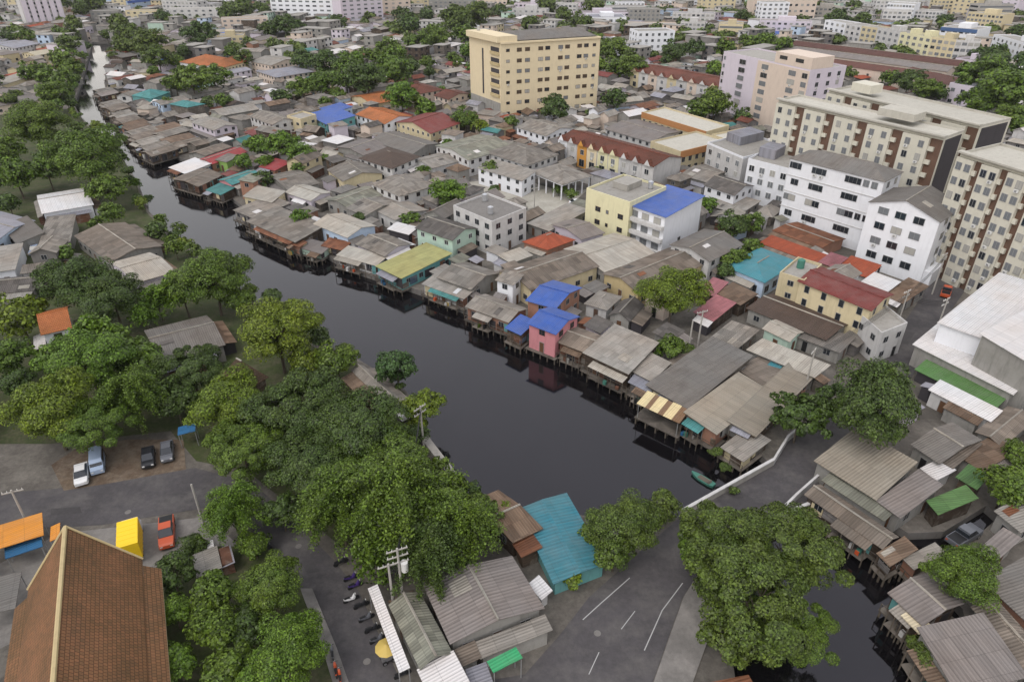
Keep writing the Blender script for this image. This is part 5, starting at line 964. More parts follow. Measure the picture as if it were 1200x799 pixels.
T_ = [
 # wooded left bank, far to near
 (56, 92, 15, 'round', M), (72, 70, 15, 'round', M), (80, 55, 13, 'round', F_), (60, 112, 18, 'round', M), (72, 98, 14, 'tall', M), (84, 42, 11, 'round', F_), (66, 125, 10, 'round', M), (84, 64, 7, 'round', M), (20, 112, 8, 'round', F_), (86, 30, 12, 'round', F_),
 (42, 150, 36, 'round', M), (90, 150, 9, 'round', O_), (101, 190, 44, 'round', M), (18, 205, 27, 'round', M), (62, 185, 18, 'round', D), (55, 200, 22, 'round', M), (126, 224, 22, 'round', M), (130, 250, 16, 'round', M), (112, 262, 9, 'round', M), (10, 240, 14, 'round', D), (5, 180, 22, 'round', M),
 (172, 234, 7, 'small', D), (183, 272, 14, 'round', D), (210, 270, 9, 'tall', O_), (205, 290, 12, 'small', M), (200, 282, 9, 'small', M),
 (75, 298, 14, 'round', M), (92, 338, 42, 'round', D), (132, 352, 36, 'round', D), (22, 372, 34, 'round', Bt), (10, 420, 28, 'round', M), (20, 450, 20, 'round', D), (215, 345, 28, 'feather', Lm), (250, 330, 42, 'round', M), (280, 350, 20, 'round', M), (318, 350, 14, 'small', D), (185, 355, 22, 'feather', Lm), (170, 372, 18, 'feather', Lm),
 (325, 392, 50, 'round', Bt), (395, 422, 26, 'round', M), (360, 425, 22, 'round', Bt), (120, 400, 34, 'feather', Lm), (105, 430, 50, 'round', Lm), (60, 485, 50, 'round', Bt), (110, 500, 40, 'open', M), (155, 470, 42, 'feather', M), (165, 425, 34, 'round', M), (225, 435, 38, 'open', D), (205, 470, 28, 'round', D), (65, 420, 24, 'round', Lm),
 (270, 480, 46, 'round', Bt), (285, 530, 46, 'open', M), (350, 480, 58, 'spread', D), (415, 500, 62, 'spread', D), (360, 545, 56, 'spread', D), (465, 432, 24, 'tall', Bl), (494, 478, 24, 'round', Bt), (490, 500, 14, 'small', Bt), (455, 545, 54, 'spread', M), (400, 600, 54, 'feather', M), (470, 600, 66, 'feather', M), (540, 620, 52, 'feather', M), (500, 655, 50, 'feather', D), (445, 650, 34, 'feather', M), (518, 580, 34, 'feather', M), (560, 600, 26, 'open', O_), (330, 600, 24, 'round', D), (430, 570, 40, 'round', M),
 # clipped trees by the temple hall
 (275, 605, 38, 'feather', Lm), (202, 672, 27, 'round', D), (206, 722, 23, 'round', Lm), (208, 776, 25, 'round', Lm), (250, 695, 30, 'round', M), (256, 738, 31, 'round', M), (318, 688, 40, 'round', M), (268, 788, 34, 'round', M), (335, 772, 50, 'round', Lm), (292, 735, 26, 'round', D), (225, 640, 16, 'small', D), (298, 640, 20, 'round', M),
 (76, 106, 9, 'round', M), (78, 119, 9, 'round', D), (86, 93, 8, 'round', M), (93, 79, 7, 'round', D), (97, 66, 6, 'round', M), (100, 55, 6, 'round', D),
 # by the bridge
 (732, 618, 42, 'round', O_), (778, 592, 22, 'round', O_), (700, 632, 20, 'round', M), (672, 682, 14, 'small', Bt), (720, 648, 24, 'round', O_), (858, 640, 58, 'open', O_), (925, 642, 60, 'open', O_), (880, 700, 76, 'open', O_), (928, 738, 46, 'open', M), (852, 742, 34, 'open', O_), (818, 645, 28, 'open', M),
 (1024, 481, 55, 'round', D, None, 1.0), (938, 488, 34, 'open', D), (972, 470, 24, 'open', D), (1128, 678, 42, 'round', M), (1180, 568, 30, 'round', M), (1195, 535, 20, 'round', M), (850, 548, 7, 'small', O_), (838, 530, 8, 'small', O_), (860, 575, 6, 'small', O_), (1090, 770, 20, 'small', O_), (1075, 755, 12, 'small', O_),
 # among the houses
 (789, 345, 37, 'round', Bt), (788, 408, 16, 'small', M), (770, 410, 13, 'small', Lm), (805, 412, 12, 'small', O_), (527, 228, 22, 'round', Lm), (650, 129, 20, 'round', D), (720, 118, 15, 'round', D), (352, 182, 17, 'round', Lm), (330, 172, 20, 'round', Lm), (300, 172, 14, 'round', Lm), (285, 190, 12, 'small', Lm), (350, 198, 10, 'round', M), (310, 190, 10, 'small', Lm),
 (860, 265, 20, 'round', D), (880, 262, 16, 'round', M), (825, 243, 14, 'round', Lm), (880, 290, 13, 'round', M), (862, 305, 16, 'round', M), (850, 318, 12, 'small', D), (1118, 290, 16, 'round', M), (1140, 302, 18, 'round', M), (1165, 308, 16, 'round', M), (1110, 275, 10, 'small', D), (838, 124, 22, 'round', M), (820, 132, 14, 'round', M), (870, 138, 12, 'round', D),
 (655, 222, 8, 'small', M), (670, 228, 8, 'small', M), (700, 200, 6, 'small', M), (580, 225, 9, 'small', D), (495, 200, 8, 'small', M), (470, 115, 22, 'round', Lm), (500, 128, 14, 'round', Lm), (545, 140, 16, 'round', M), (562, 148, 10, 'small', Bt), (490, 122, 12, 'small', Bt), (600, 145, 10, 'small', M), (430, 95, 24, 'round', D), (462, 82, 26, 'round', M), (405, 92, 20, 'round', M), (375, 100, 18, 'round', M), (355, 105, 16, 'round', M), (380, 76, 20, 'round', D), (355, 72, 16, 'round', D), (410, 78, 14, 'round', M), (330, 115, 12, 'round', D), (525, 170, 8, 'small', Lm), (640, 150, 8, 'small', D), (455, 60, 18, 'round', M), (440, 68, 12, 'round', M),
 (225, 96, 22, 'round', M), (250, 92, 18, 'round', M), (205, 98, 14, 'round', M), (245, 122, 10, 'small', D), (262, 118, 10, 'small', M), (172, 55, 22, 'round', F_), (155, 45, 18, 'round', F_), (185, 70, 18, 'round', F_), (145, 55, 14, 'round', F_), (235, 42, 18, 'round', D), (270, 62, 8, 'round', M), (215, 62, 10, 'round', D), (140, 30, 14, 'round', F_), (125, 42, 8, 'round', F_), (190, 20, 8, 'tall', D), (335, 32, 16, 'round', D), (315, 36, 12, 'round', D), (398, 26, 9, 'round', D), (352, 34, 10, 'round', D),
 # wooded lots at the right and behind
 (1150, 92, 30, 'round', M), (1180, 112, 34, 'round', M), (1145, 122, 22, 'round', M), (1165, 72, 20, 'round', D), (1200, 90, 26, 'round', D), (1185, 140, 20, 'round', M), (1172, 96, 22, 'round', M), (1065, 98, 18, 'round', D), (1085, 106, 16, 'round', M), (1045, 94, 12, 'round', M), (1100, 110, 12, 'round', D), (1150, 68, 14, 'round', D),
 (790, 62, 16, 'round', D), (812, 58, 12, 'round', D), (720, 62, 20, 'round', M), (700, 55, 16, 'round', M), (740, 80, 18, 'round', M), (725, 82, 14, 'round', M), (700, 78, 14, 'round', M), (850, 58, 14, 'round', M), (895, 52, 14, 'round', M), (915, 56, 14, 'round', M), (878, 52, 12, 'round', M), (780, 72, 8, 'round', D), (960, 82, 8, 'small', D), (985, 92, 8, 'round', M), (1005, 80, 7, 'round', M),
 (560, 20, 20, 'round', F_), (535, 25, 20, 'round', F_), (545, 42, 14, 'round', M), (510, 45, 18, 'round', M), (490, 52, 16, 'round', M), (480, 30, 14, 'round', D), (585, 14, 9, 'tall', D), (620, 30, 12, 'round', F_), (530, 68, 8, 'round', M), (500, 75, 10, 'round', M), (640, 8, 14, 'round', F_), (680, 28, 14, 'round', F_), (660, 20, 12, 'round', F_), (695, 10, 14, 'round', F_), (500, 18, 10, 'round', D), (470, 18, 10, 'round', D), (980, 24, 14, 'round', D), (960, 12, 10, 'round', F_), (1010, 26, 12, 'round', F_), (1105, 26, 10, 'round', D), (870, 20, 9, 'round', D), (1000, 8, 10, 'round', F_), (1060, 6, 10, 'round', F_), (30, 44, 10, 'round', M), (10, 44, 10, 'round', D), (75, 42, 10, 'round', M), (10, 118, 10, 'small', F_), (70, 6, 12, 'round', F_), (95, 12, 12, 'round', F_), (110, 6, 12, 'round', F_), (265, 18, 12, 'round', F_), (285, 12, 14, 'round', F_), (310, 14, 10, 'round', F_), (1192, 40, 12, 'round', D), (1205, 55, 12, 'round', D),
 (395, 112, 10, 'round', M), (180, 85, 8, 'round', M), (1190, 585, 22, 'round', M), (1196, 150, 14, 'round', M),
]
for q in T_: tree(*q)
# low growth along the water's edge of the wooded bank
SR = random.Random(3)
for i in range(9, len(LBpx)-3):
    a_, b_ = LB[i], LB[i+1]
    for k in range(max(1, int((b_-a_).length/5.5))):
        p_ = a_.lerp(b_, SR.random()); n_ = Vector((-(b_-a_).y, (b_-a_).x, 0)).normalized(); n_ = n_ if n_.x < 0 else -n_
        p_ = p_+n_*SR.uniform(.3, 2.6); tree(0, 0, 0, SR.choice(('small', 'small', 'feather', 'tall')), SR.choice((M, Lm, D, O_, Bt)), world=(p_.x, p_.y, 0), r=SR.uniform(.8, 2.1))
# ------------------------------------------------------------------ awnings, vehicles, poles, boat
def awning(name, label, A, B, C, h, rm, cat='awning', rise=.3):
    R_ = hs(name, label, cat, A, B, C, h, 'shed', 'a', rise, rm, 'w_white', win=0, open_sides=True)
    post_legs(R_); return R_
def post_legs(R_):
    pm = MB(); pm.tube((0, 0, 0), (0, 0, R_.h), .05, .05, 'frame_grey', 6); pm = pm.mesh('post')
    for s_, u_ in ((-.46, -.46), (.46, -.46), (.46, .46), (-.46, .46)): o = link('post', pm, R_.root); o.location = R_.pt(s_, u_, 0)
for r_ in ALL:
    if r_.name in ('white_awning', 'green_awning', 'market_awning'): post_legs(r_)
roof_sheet('tarp_o', (.72, .29, .03), .12, patch=.08, var=.05); roof_sheet('tarp_b', (.03, .14, .30), .3, patch=.1, var=.05); roof_sheet('tarp_cream', (.72, .62, .36), .1, patch=.05, var=.05); roof_sheet('tarp_brown', (.22, .13, .07), .2, patch=.05, var=.05)
awning('market_awning', 'long orange market awning at the lower side street', (-30, 622), (-26, 648), (54, 630), 3.0, 'tarp_o')
awning('market_awning', 'small square orange awning next to the temple roof tip', (58, 617), (60, 633), (72, 631), 3.0, 'tarp_o')
awning('market_awning', 'dark blue tarpaulin canopy under the orange market awning', (4, 640), (8, 652), (52, 643), 2.3, 'tarp_b')
awning('garden_pavilion', 'grey flat canopy with white frame beside the temple hall', (-24, 678), (-24, 718), (22, 714), 3.0, 'smooth', 'pavilion', .1)
awning('blue_tarp_canopy', 'tiny blue canopy over the end of the tree-shaded parking', (208, 500), (209, 509), (230, 507), 2.4, 'tarp_b')
awning('carport', 'pale grey carport roof between the clipped trees and the feathery tree', (224, 650), (231, 676), (262, 667), 2.3, 'lgrey', 'carport')
awning('canvas_canopy', 'small white canvas canopy on the forecourt by the feathery tree', (236, 638), (238, 647), (252, 643), 2.0, 'white', 'canopy')
awning('canvas_canopy', 'tiny white canvas canopy near the orange-red pickup', (205, 646), (206, 653), (220, 651), 2.0, 'white', 'canopy')
# striped canal canopy: cream and brown panels
S_ = hs('striped_canopy', 'low canal canopy of alternating cream and brown panels', 'canopy', (748, 472), (796, 497), (806, 484), 2.5, 'shed', 'a', .5, 'tarp_brown', 'wood', win=0, stilt=True, open_sides=True, lm='the striped canopy')
for u0 in (.30, .0, -.32):
    m = MB(); q = [S_.pt(s, t, S_.zr(s, t)+.03) for s, t in ((u0, -.52), (u0+.2, -.52), (u0+.2, .52), (u0, .52))]; m.slab(q, .02, 'tarp_cream', S_.al); m.build('cream_panel', S_.root)
post_legs(S_)
wt = MB(); wt.tube((0, 0, 0), (0, 0, .25), .62, .62, 'frame_grey', 12); wt.tube((0, 0, .25), (0, 0, 1.7), .65, .65, 'tank_steel', 16); wt.tube((0, 0, 1.7), (0, 0, 1.95), .65, .2, 'tank_steel', 16); wt = wt.mesh('water_tank')
gt = MB(); gt.tube((0, 0, 0), (0, 0, 1.6), .7, .7, 'boat_green', 16); gt.tube((0, 0, 1.6), (0, 0, 1.9), .7, .2, 'boat_green', 16); gt = gt.mesh('water_tank')
def on_roof(R_, s, u, data, name, label, cat, group=None, dz=0.0):
    p = R_.root.matrix_basis @ R_.pt(s, u, R_.h+dz); o = link(name, data, None, label, cat, group); o.location = p; TOP.append(o); return o
on_roof(cr, .1, .1, gt, 'water_tank', 'round dark green water tank on the cream flat-topped house', 'tank', dz=.1)
on_roof(K, -.3, .3, wt, 'water_tank', 'steel water tank on the cream yellow block', 'tank', dz=.1)
on_roof(Y, .35, -.45, wt, 'water_tank', 'steel water tank on the tower of the tall yellow block', 'tank', dz=2.6)
on_roof(V, -.1, .3, wt, 'water_tank', 'steel water tank on the lavender block', 'tank', dz=.1)
for s_, u_, w_ in ((.3, .2, 'near its front parapet'), (-.2, -.2, 'beside its roof clutter')): 
    fl = [r for r in ALL if r.name == 'flat_roof_house'][0]; on_roof(fl, s_, u_, wt, 'water_tank', 'steel water tank on the white flat-topped house, '+w_, 'tank', dz=.1)
# cars
def loft(m, secs, mat):
    rings = [[(x, -w, z0), (x, -w*1.0, zm), (x, -wt_, z1), (x, wt_, z1), (x, w, zm), (x, w, z0)] for x, w, wt_, z0, zm, z1 in secs]
    for a, b in zip(rings, rings[1:]):
        for i in range(6):
            j = (i+1) % 6; m.face([a[i], a[j], b[j], b[i]], mat)
    m.face(rings[0][::-1], mat); m.face(rings[-1], mat)
def wheel(t, x, y, r=.32):
    m = MB(); m.disc((0, 0, 0), r, .2, (0, 1, 0), 'rubber', 14); w = m.build('wheel', t); w.location = (x, y, r)
    m = MB(); m.disc((0, 0, 0), r*.6, .21, (0, 1, 0), 'steel', 10); m.build('rim', w)
def car(name, label, cat, px, head, paint, style='sedan'):
    p = P(*px)
    if head is None: q_ = P(px[0], px[1]+12)-p; head = math.atan2(q_.y, q_.x)
    t = thing(name, label, cat, (p.x, p.y, .06), head); m = MB()
    if style == 'pickup':
        loft(m, [(-2.55, .82, .8, .45, .7, .95), (-2.5, .86, .84, .35, .75, 1.05), (-.75, .87, .85, .3, .75, 1.08), (.9, .87, .85, .3, .75, 1.08), (2.3, .86, .8, .32, .72, 1.0), (2.55, .78, .72, .4, .65, .85)], paint); m.build('body', t)
        m = MB(); loft(m, [(-.75, .82, .7, 1.06, 1.2, 1.62), (-.55, .82, .72, 1.06, 1.25, 1.75), (.6, .82, .7, 1.06, 1.25, 1.74), (1.3, .8, .76, 1.04, 1.06, 1.1)], 'glass'); m.build('window', t)
        m = MB(); m.box((0, 0, 1.74), (1.15, 1.36, .07), paint); m.build('roof', t); m = MB(); m.box((-1.65, 0, 1.07), (1.6, 1.5, .04), 'black'); m.build('cargo_bed', t); xs = (1.6, -1.55)
    elif style == 'van':
        loft(m, [(-2.3, .8, .72, .4, 1.0, 1.75), (-2.15, .86, .74, .3, 1.0, 1.9), (1.0, .86, .74, .3, 1.0, 1.9), (1.75, .85, .8, .3, .9, 1.15), (2.3, .8, .74, .35, .75, .98)], paint); m.build('body', t)
        m = MB(); loft(m, [(-1.9, .875, .765, 1.1, 1.2, 1.7), (1.0, .875, .765, 1.1, 1.2, 1.7)], 'glass'); m.build('window', t)
        m = MB(); m.face([(1.03, -.7, 1.85), (1.72, -.76, 1.2), (1.72, .76, 1.2), (1.03, .7, 1.85)], 'glass'); m.build('windscreen', t); xs = (1.4, -1.4)
    else:
        loft(m, [(-2.15, .76, .72, .4, .7, .9), (-2.05, .83, .78, .3, .72, .98), (0, .87, .82, .25, .72, 1.0), (1.7, .84, .76, .28, .68, .92), (2.15, .72, .66, .38, .6, .76)], paint); m.build('body', t)
        m = MB(); loft(m, [(-1.75, .74, .66, .95, .98, 1.0), (-1.0, .78, .62, .95, 1.05, 1.42), (.3, .78, .62, .95, 1.05, 1.44), (1.15, .76, .7, .93, .95, .98)], 'glass'); m.build('window', t)
        m = MB(); m.box((-.35, 0, 1.43), (1.3, 1.2, .05), paint); m.build('roof', t); xs = (1.35, -1.3)
    fx = 2.5 if style == 'pickup' else 2.28 if style == 'van' else 2.1
    for y in (-.55, .55):
        m = MB(); m.box((0, 0, 0), (.12, .3, .14), 'frame_white'); o = m.build('headlight', t); o.location = (fx, y, .72)
        m = MB(); m.box((0, 0, 0), (.1, .22, .16), 'car_red'); o = m.build('tail_light', t); o.location = (-fx-.02 if style != 'pickup' else -2.54, y*1.15, .78)
    for x in xs:
        for y in (-.78, .78): wheel(t, x, y)
    return t
car('parked_van', 'light blue parked van nosing out of the tree shade', 'van', (116, 546), None, 'car_blue', 'van')
car('parked_car', 'small white car half under the trees beside the light blue van', 'car', (97, 560), None, 'car_white')
car('parked_car', 'black parked car in the middle of the shaded parking', 'car', (175, 540), None, 'car_black')
car('parked_car', 'dark grey car at the end of the shaded parking by the blue canopy', 'car', (197, 533), None, 'car_grey')
car('parked_pickup', 'blue pickup standing at the end of the long grey roof on the wooded bank', 'pickup truck', (43, 296), -1.3, 'car_blue', 'pickup')
car('parked_car', 'dark car pulled up at the street side next to the round tree', 'car', (1034, 398), .95, 'car_grey')
car('parked_pickup', 'red pickup on the street in front of the gabled apartment', 'pickup truck', (1108, 345), .95, 'car_red', 'pickup')
car('parked_pickup', 'dark pickup inside the shadowy yard among green roofs', 'pickup truck', (1128, 632), .5, 'car_grey', 'pickup')
car('parked_car', 'white car at the mouth of the paved yard near the cream block', 'car', (676, 240), .3, 'car_white'); car('parked_car', 'black car in the paved yard beside the open-sided hall', 'car', (610, 220), -.3, 'car_black')
# yellow box truck and red truck
def truck(label, px, head, paint, w=2.2, L=4.4, name='box_truck'):
    p = P(*px); q_ = P(px[0], px[1]-12)-p; head = math.atan2(q_.y, q_.x); t = thing(name, label, 'truck', (p.x, p.y, .01), head)
    m = MB(); m.box((-.6, 0, .75), (L+1.2, .9, .25), 'black'); m.build('chassis', t)
    m = MB(); m.box((-1.0, 0, 2.1), (L, w, 2.3), paint); 
    for k in range(6): m.box((-1.0-L/2+L*(k+.5)/6, 0, 2.1), (.08, w+.06, 2.34), paint)
    m.build('cargo_box', t)
    m = MB(); loft(m, [(L/2-.85, .95, .85, .6, 1.3, 2.3), (L/2+.2, .98, .86, .5, 1.3, 2.3), (L/2+.75, .98, .9, .5, 1.2, 1.35), (L/2+.9, .95, .9, .5, .9, 1.15)], 'car_white'); m.build('cab', t)
    m = MB(); m.face([(L/2+.23, -.82, 2.22), (L/2+.74, -.88, 1.42), (L/2+.74, .88, 1.42), (L/2+.23, .82, 2.22)], 'glass'); m.build('windscreen', t)
    for x in (L/2+.1, -1.9):
        for y in (-.85, .85): wheel(t, x, y, .42)
    return t
truck('bright yellow box truck standing behind the temple roof', (158, 640), 1.62, 'car_yellow')
car('red_pickup', 'orange-red pickup between the yellow truck and the feathery tree', 'pickup truck', (197, 628), None, 'car_red', 'pickup')
# motorbikes
def bike(paint):
    t = link('motorbike', None); 
    for x in (-.6, .62):
        m = MB(); m.disc((0, 0, 0), .29, .11, (0, 1, 0), 'rubber', 14); w = m.build('wheel', t); w.location = (x, 0, .29)
    m = MB(); loft(m, [(-.8, .08, .06, .55, .6, .68), (-.3, .15, .12, .35, .5, .7), (.1, .13, .1, .3, .4, .5), (.35, .16, .1, .3, .6, .9), (.5, .1, .06, .5, .8, 1.0)], paint); m.build('body', t)
    m = MB(); loft(m, [(-.75, .1, .09, .68, .72, .76), (-.1, .14, .1, .66, .7, .76)], 'black'); m.build('seat', t)
    m = MB(); m.tube((.42, -.34, 1.04), (.42, .34, 1.04), .025, .025, 'black'); m.tube((.62, 0, .3), (.42, 0, 1.02), .04, .03, 'steel'); m.box((.5, 0, .93), (.1, .16, .12), 'frame_white'); m.build('handlebar', t)
    return t
protos = {c: bike(c) for c in ('car_black', 'car_red', 'car_grey', 'purple', 'car_white')}
first = {c: True for c in protos}
BK = [((400, 662), .6, 'car_black', 'black motorbike parked at the tree end of the awning row'), ((412, 679), .5, 'purple', 'dark purple motorbike parked near the tree end of the awning'), ((417, 688), .55, 'purple', 'second dark purple motorbike beside the purple one at the awning'), ((412, 704), .5, 'car_white', 'white motorbike standing out into the street in front of the awning'), ((424, 711), .5, 'car_black', 'black motorbike parked directly behind the white one'), ((430, 726), .55, 'car_grey', 'grey motorbike halfway along the white awning'), ((437, 739), .5, 'car_black', 'black motorbike halfway down the white awning, next to the grey one'), ((443, 751), .55, 'car_grey', 'grey motorbike beside the yellow food cart'), ((472, 792), .5, 'car_black', 'black motorbike at the lower end of the awning'),
      ((390, 768), 1.9, 'car_grey', 'grey motorbike alone on the street pavement by clipped trees'), ((394, 788), 1.9, 'car_red', 'red motorbike on the pavement next to the lone grey one'), ((399, 796), 1.9, 'car_red', 'second red motorbike on the pavement, cut by the frame'), ((318, 644), 2.2, 'car_black', 'black motorbike parked alone under the feathery tree'), ((1022, 408), .9, 'car_black', 'black motorbike on the street corner by the big round tree'), ((1060, 362), .9, 'car_grey', 'grey motorbike in front of the small street shops')]
for px, hd, c, lb in BK:
    o = protos[c] if first[c] else copy_tree(protos[c]); first[c] = False
    p = P(*px); o.location = (p.x, p.y, .15 if 380 < px[0] < 402 else .01); o.rotation_euler = (0, 0, hd); o['label'] = lb; o['category'] = 'motorbike'; o['group'] = 'motorbikes parked along the streets'; TOP.append(o)
p = P(455, 773); t = thing('food_cart', 'yellow-shaded street food cart beside the parked motorbikes', 'food cart', (p.x, p.y, .01), .5)
m = MB(); m.box((0, 0, .6), (1.3, .75, .5), 'steel'); m.build('counter', t)
m = MB(); n_ = 10; rim = [(math.cos(i*2*math.pi/n_)*1.15, math.sin(i*2*math.pi/n_)*1.15, 1.95) for i in range(n_)]
for i in range(n_): m.face([rim[i], rim[(i+1) % n_], (0, 0, 2.4)], 'shade_yellow')
m.build('umbrella', t); m = MB(); m.tube((0, 0, .6), (0, 0, 2.4), .03, .03, 'steel'); m.build('pole', t)
for x in (-.45, .45): 
    for y in (-.4, .4): wheel(t, x, y, .25)
p = P(824, 563, WZ); t = thing('small_boat', 'small green wooden boat floating in the shadow beside the bridge', 'boat', (p.x, p.y, WZ+.02), 2.3); m = MB()
loft(m, [(-1.7, .35, .4, -.1, .15, .35), (-1, .5, .58, -.15, .1, .3), (.5, .5, .58, -.15, .1, .3), (1.4, .25, .3, -.05, .2, .4), (1.9, .05, .06, .2, .35, .5)], 'boat_green'); m.build('hull', t)
m = MB(); m.box((-.2, 0, .33), (1.9, .8, .03), 'post_wood'); m.build('deck', t); m = MB(); m.box((-.9, 0, .42), (.25, .95, .05), 'wood_grey'); m.build('seat', t)
# poles
def pole(label, px, h=9.0, arms=1, transformer=False, rz=0.4, lamp=False):
    p = P(*px); t = thing('street_lamp' if lamp else 'utility_pole', label, 'street lamp' if lamp else 'utility pole', (p.x, p.y, 0), rz)
    m = MB(); m.tube((0, 0, 0), (0, 0, h), .17, .11, 'post_conc', 8); m.build('post', t)
    if lamp:
        m = MB(); m.tube((0, 0, h-.1), (1.6, 0, h+.3), .05, .04, 'steel'); m.build('arm', t); m = MB(); m.box((1.85, 0, h+.32), (.6, .24, .14), 'frame_white'); m.build('lamp_head', t)
    else:
        for k in range(arms):
            m = MB(); m.box((0, .14, h-.4-k*.9), (2.2, .12, .12), 'post_conc')
            for x in (-1, -.5, .5, 1): m.tube((x, .14, h-.34-k*.9), (x, .14, h-.1-k*.9), .05, .03, 'frame_white')
            m.build('crossarm', t)
    if transformer:
        m = MB(); m.tube((.55, 0, h-3.4), (.55, 0, h-2.2), .38, .38, 'frame_white', 12); m.build('transformer', t)
    return t
pole('concrete utility pole with transformer rising from the feathery trees by the mossy roof', (474, 716), 9.5, 3, True)
pole('utility pole standing at the corner of the mossy grey roof and awning', (463, 722), 8, 1)
pole('utility pole among loose branches at the canal retaining wall', (497, 530), 8, 2, rz=.9); pole('thin pole on the forecourt beside the feathery tree', (240, 618), 7, 0)
pole('white mast beside the orange market awning', (38, 625), 7, 1); pole('utility pole against the long pale roof by the round tree', (942, 460), 8, 1, rz=.9)
pole('weathered pole in the shrub garden under the round street tree', (806, 415), 6.5, 0); pole('second pole in the shrub garden with a crossarm', (817, 408), 7.5, 1)
pole('street lamp by the big loose tree at the bridge road', (838, 690), 8.5, lamp=True, rz=2.8);
pole('utility pole on the street in front of the maroon roof shops', (1048, 392), 9, 2, rz=.6); pole('utility pole at the street corner beside the white warehouse', (1092, 402), 9, 2, rz=.6); pole('utility pole by the gabled apartment porch', (1092, 345), 9, 2, rz=.6)
pole('pole between the shophouse terrace and the open-sided hall', (698, 205), 7, 0); pole('pole at the edge of the paved yard by the white flat-topped house', (626, 250), 7, 1)

# cables between the near poles
def cable(label, a, b, ha, hb, sag=.7):
    p, q = P(*a, 0), P(*b, 0); p.z, q.z = ha, hb; o_ = p.copy(); m = MB(); pr = Vector((0, 0, 0))
    for i in range(1, 11):
        t = i/10; c = (q-p)*t; c.z -= 4*sag*t*(1-t); m.tube(pr, c, .03, .03, 'black', 4); pr = c
    o = m.build('power_cable', None, label=label, cat='cable', group='power cables strung between the poles'); o.location = o_; TOP.append(o)
for k in range(4):
    cable('black power cable strung from the transformer pole to the retaining-wall pole', (474, 716), (497, 530), 9.2-.25*k, 7.6-.25*k); cable('black power cable strung from the transformer pole to the awning corner pole', (474, 716), (463, 722), 7.5-.3*k, 7.3-.3*k, .1)
    cable('black power cable along the street from the maroon roof shops to the gabled apartment', (1048, 392), (1092, 345), 8.6-.3*k, 8.6-.3*k); cable('black power cable across the street to the white warehouse corner', (1048, 392), (1092, 402), 8.6-.3*k, 8.6-.3*k)
    cable('black power cable from the street corner towards the pole by the round tree', (1048, 392), (942, 460), 8.4-.3*k, 7.6-.3*k)
# ------------------------------------------------------------------ the many other houses, packed between those placed by hand
road_l = [(905, 545), (922, 517), (965, 487), (1005, 452), (1035, 410), (1065, 370), (1085, 340), (1108, 312)]
Z1 = [P(*q) for q in [q for q in RBpx[::-1] if RBpx.index(q) >= 11]+road_l[1:]+[(1700, 250), (1700, -25), (112, -25)]]
Z2 = [P(*q) for q in [(968, 588), (1000, 535), (1042, 480), (1080, 425), (1104, 378), (1128, 345), (1160, 315), (1700, 280), (1700, 800), (1500, 1000), (1175, 850)]+RBpx[1:11]]
Z3 = [P(*q) for q in [(108, 50), (100, 80), (86, 122), (60, 125), (-200, 135), (-400, -20), (100, -20)]]
Z4 = [P(*q) for q in [(-60, 255), (90, 262), (98, 300), (60, 318), (40, 360), (-60, 345)]]
FR = random.Random(21)
TC = [(q[3][0], q[3][1], q[0].children[0].scale[0] if q[0].children else 1) for q in TREES]
def near_fit(p):
    return min(FIT, key=lambda f: (f[0].x-p.x)**2+(f[0].y-p.y)**2)[1]
ROOFS = ['grey']*28+['lgrey']*13+['greybrown']*20+['smooth']*10+['dkgrey']*6+['pale']*8+['greygreen']*4+['greypink']*7+['rustgrey']*7+['rust']*2+['dkbrown']*3+['redtile']*3+['orangered']*1+['teal']*2+['white']*3+['bluegrey']*4+['maroon']*1
FARR = ['grey']*20+['lgrey']*16+['greybrown']*10+['smooth']*8+['pale']*10+['greypink']*10+['rust']*4+['dkbrown']*4+['redtile']*5+['orangered']*2+['white']*7+['bluegrey']*6+['maroon']*2+['blue']*1+['teal']*1
WALLS = ['w_grey']*10+['w_white']*7+['tin']*3+['concrete_dark']*3+['w_bright']*1+['w_cream']*3+['w_pinkbeige']*3+['w_lav']*2+['w_mint']+['w_paleblue']+['wood']*2+['wood_grey']*2+['w_brick']
cand = []
y = 62.0
while y < 1150:
    st = 6.2 if y < 330 else 9.0; hw = 20+.85*y+50
    x = -hw
    while x < hw: cand.append((x+FR.uniform(-2, 2), y+FR.uniform(-2, 2))); x += st
    y += st
FILL = []
for x, y in cand:
    p = Vector((x, y, 0)); u, v = proj(p)
    if not (-260 < u < 1500 and -20 < v < 1000): continue
    z = 1 if inside(p, Z1) else 2 if inside(p, Z2) else 3 if inside(p, Z3) else 4 if inside(p, Z4) else 0
    if not z or (z == 3 and FR.random() > .8): continue
    d = y
    if d > 420 and FR.random() > .80: continue
    if any((x-a)**2+(y-b)**2 < (r*.62)**2 for a, b, r in TC): continue
    th = near_fit(p)+FR.choice((0, 0, 0, math.pi/2))+FR.gauss(0, .05)
    for k in range(4):
        if d < 420: la, lc = FR.choice(((11, 7.5), (9, 6.5), (7, 5), (4.6, 3.6)) if k == 0 else (((9, 6), (6.5, 5), (4.4, 3.4), (3.0, 2.4))[k],))
        else: la, lc = (FR.uniform(9, 22), FR.uniform(8, 12)) if k == 0 else ((11, 8), (9, 7), (7, 5))[k-1]
        la *= FR.uniform(.85, 1.15); lc *= FR.uniform(.85, 1.15)
        c = Vector((math.cos(th), math.sin(th), 0))*la; a = Vector((-math.sin(th), math.cos(th), 0))*lc
        if free(p, a, c, .10 if d < 420 else .04):
            mark(p, a, c, -.3); FILL.append((p, a, c, d, z)); break
FILL.sort(key=lambda q: q[0].length)
stuff = MB(); NS = {True: 0, False: 0}
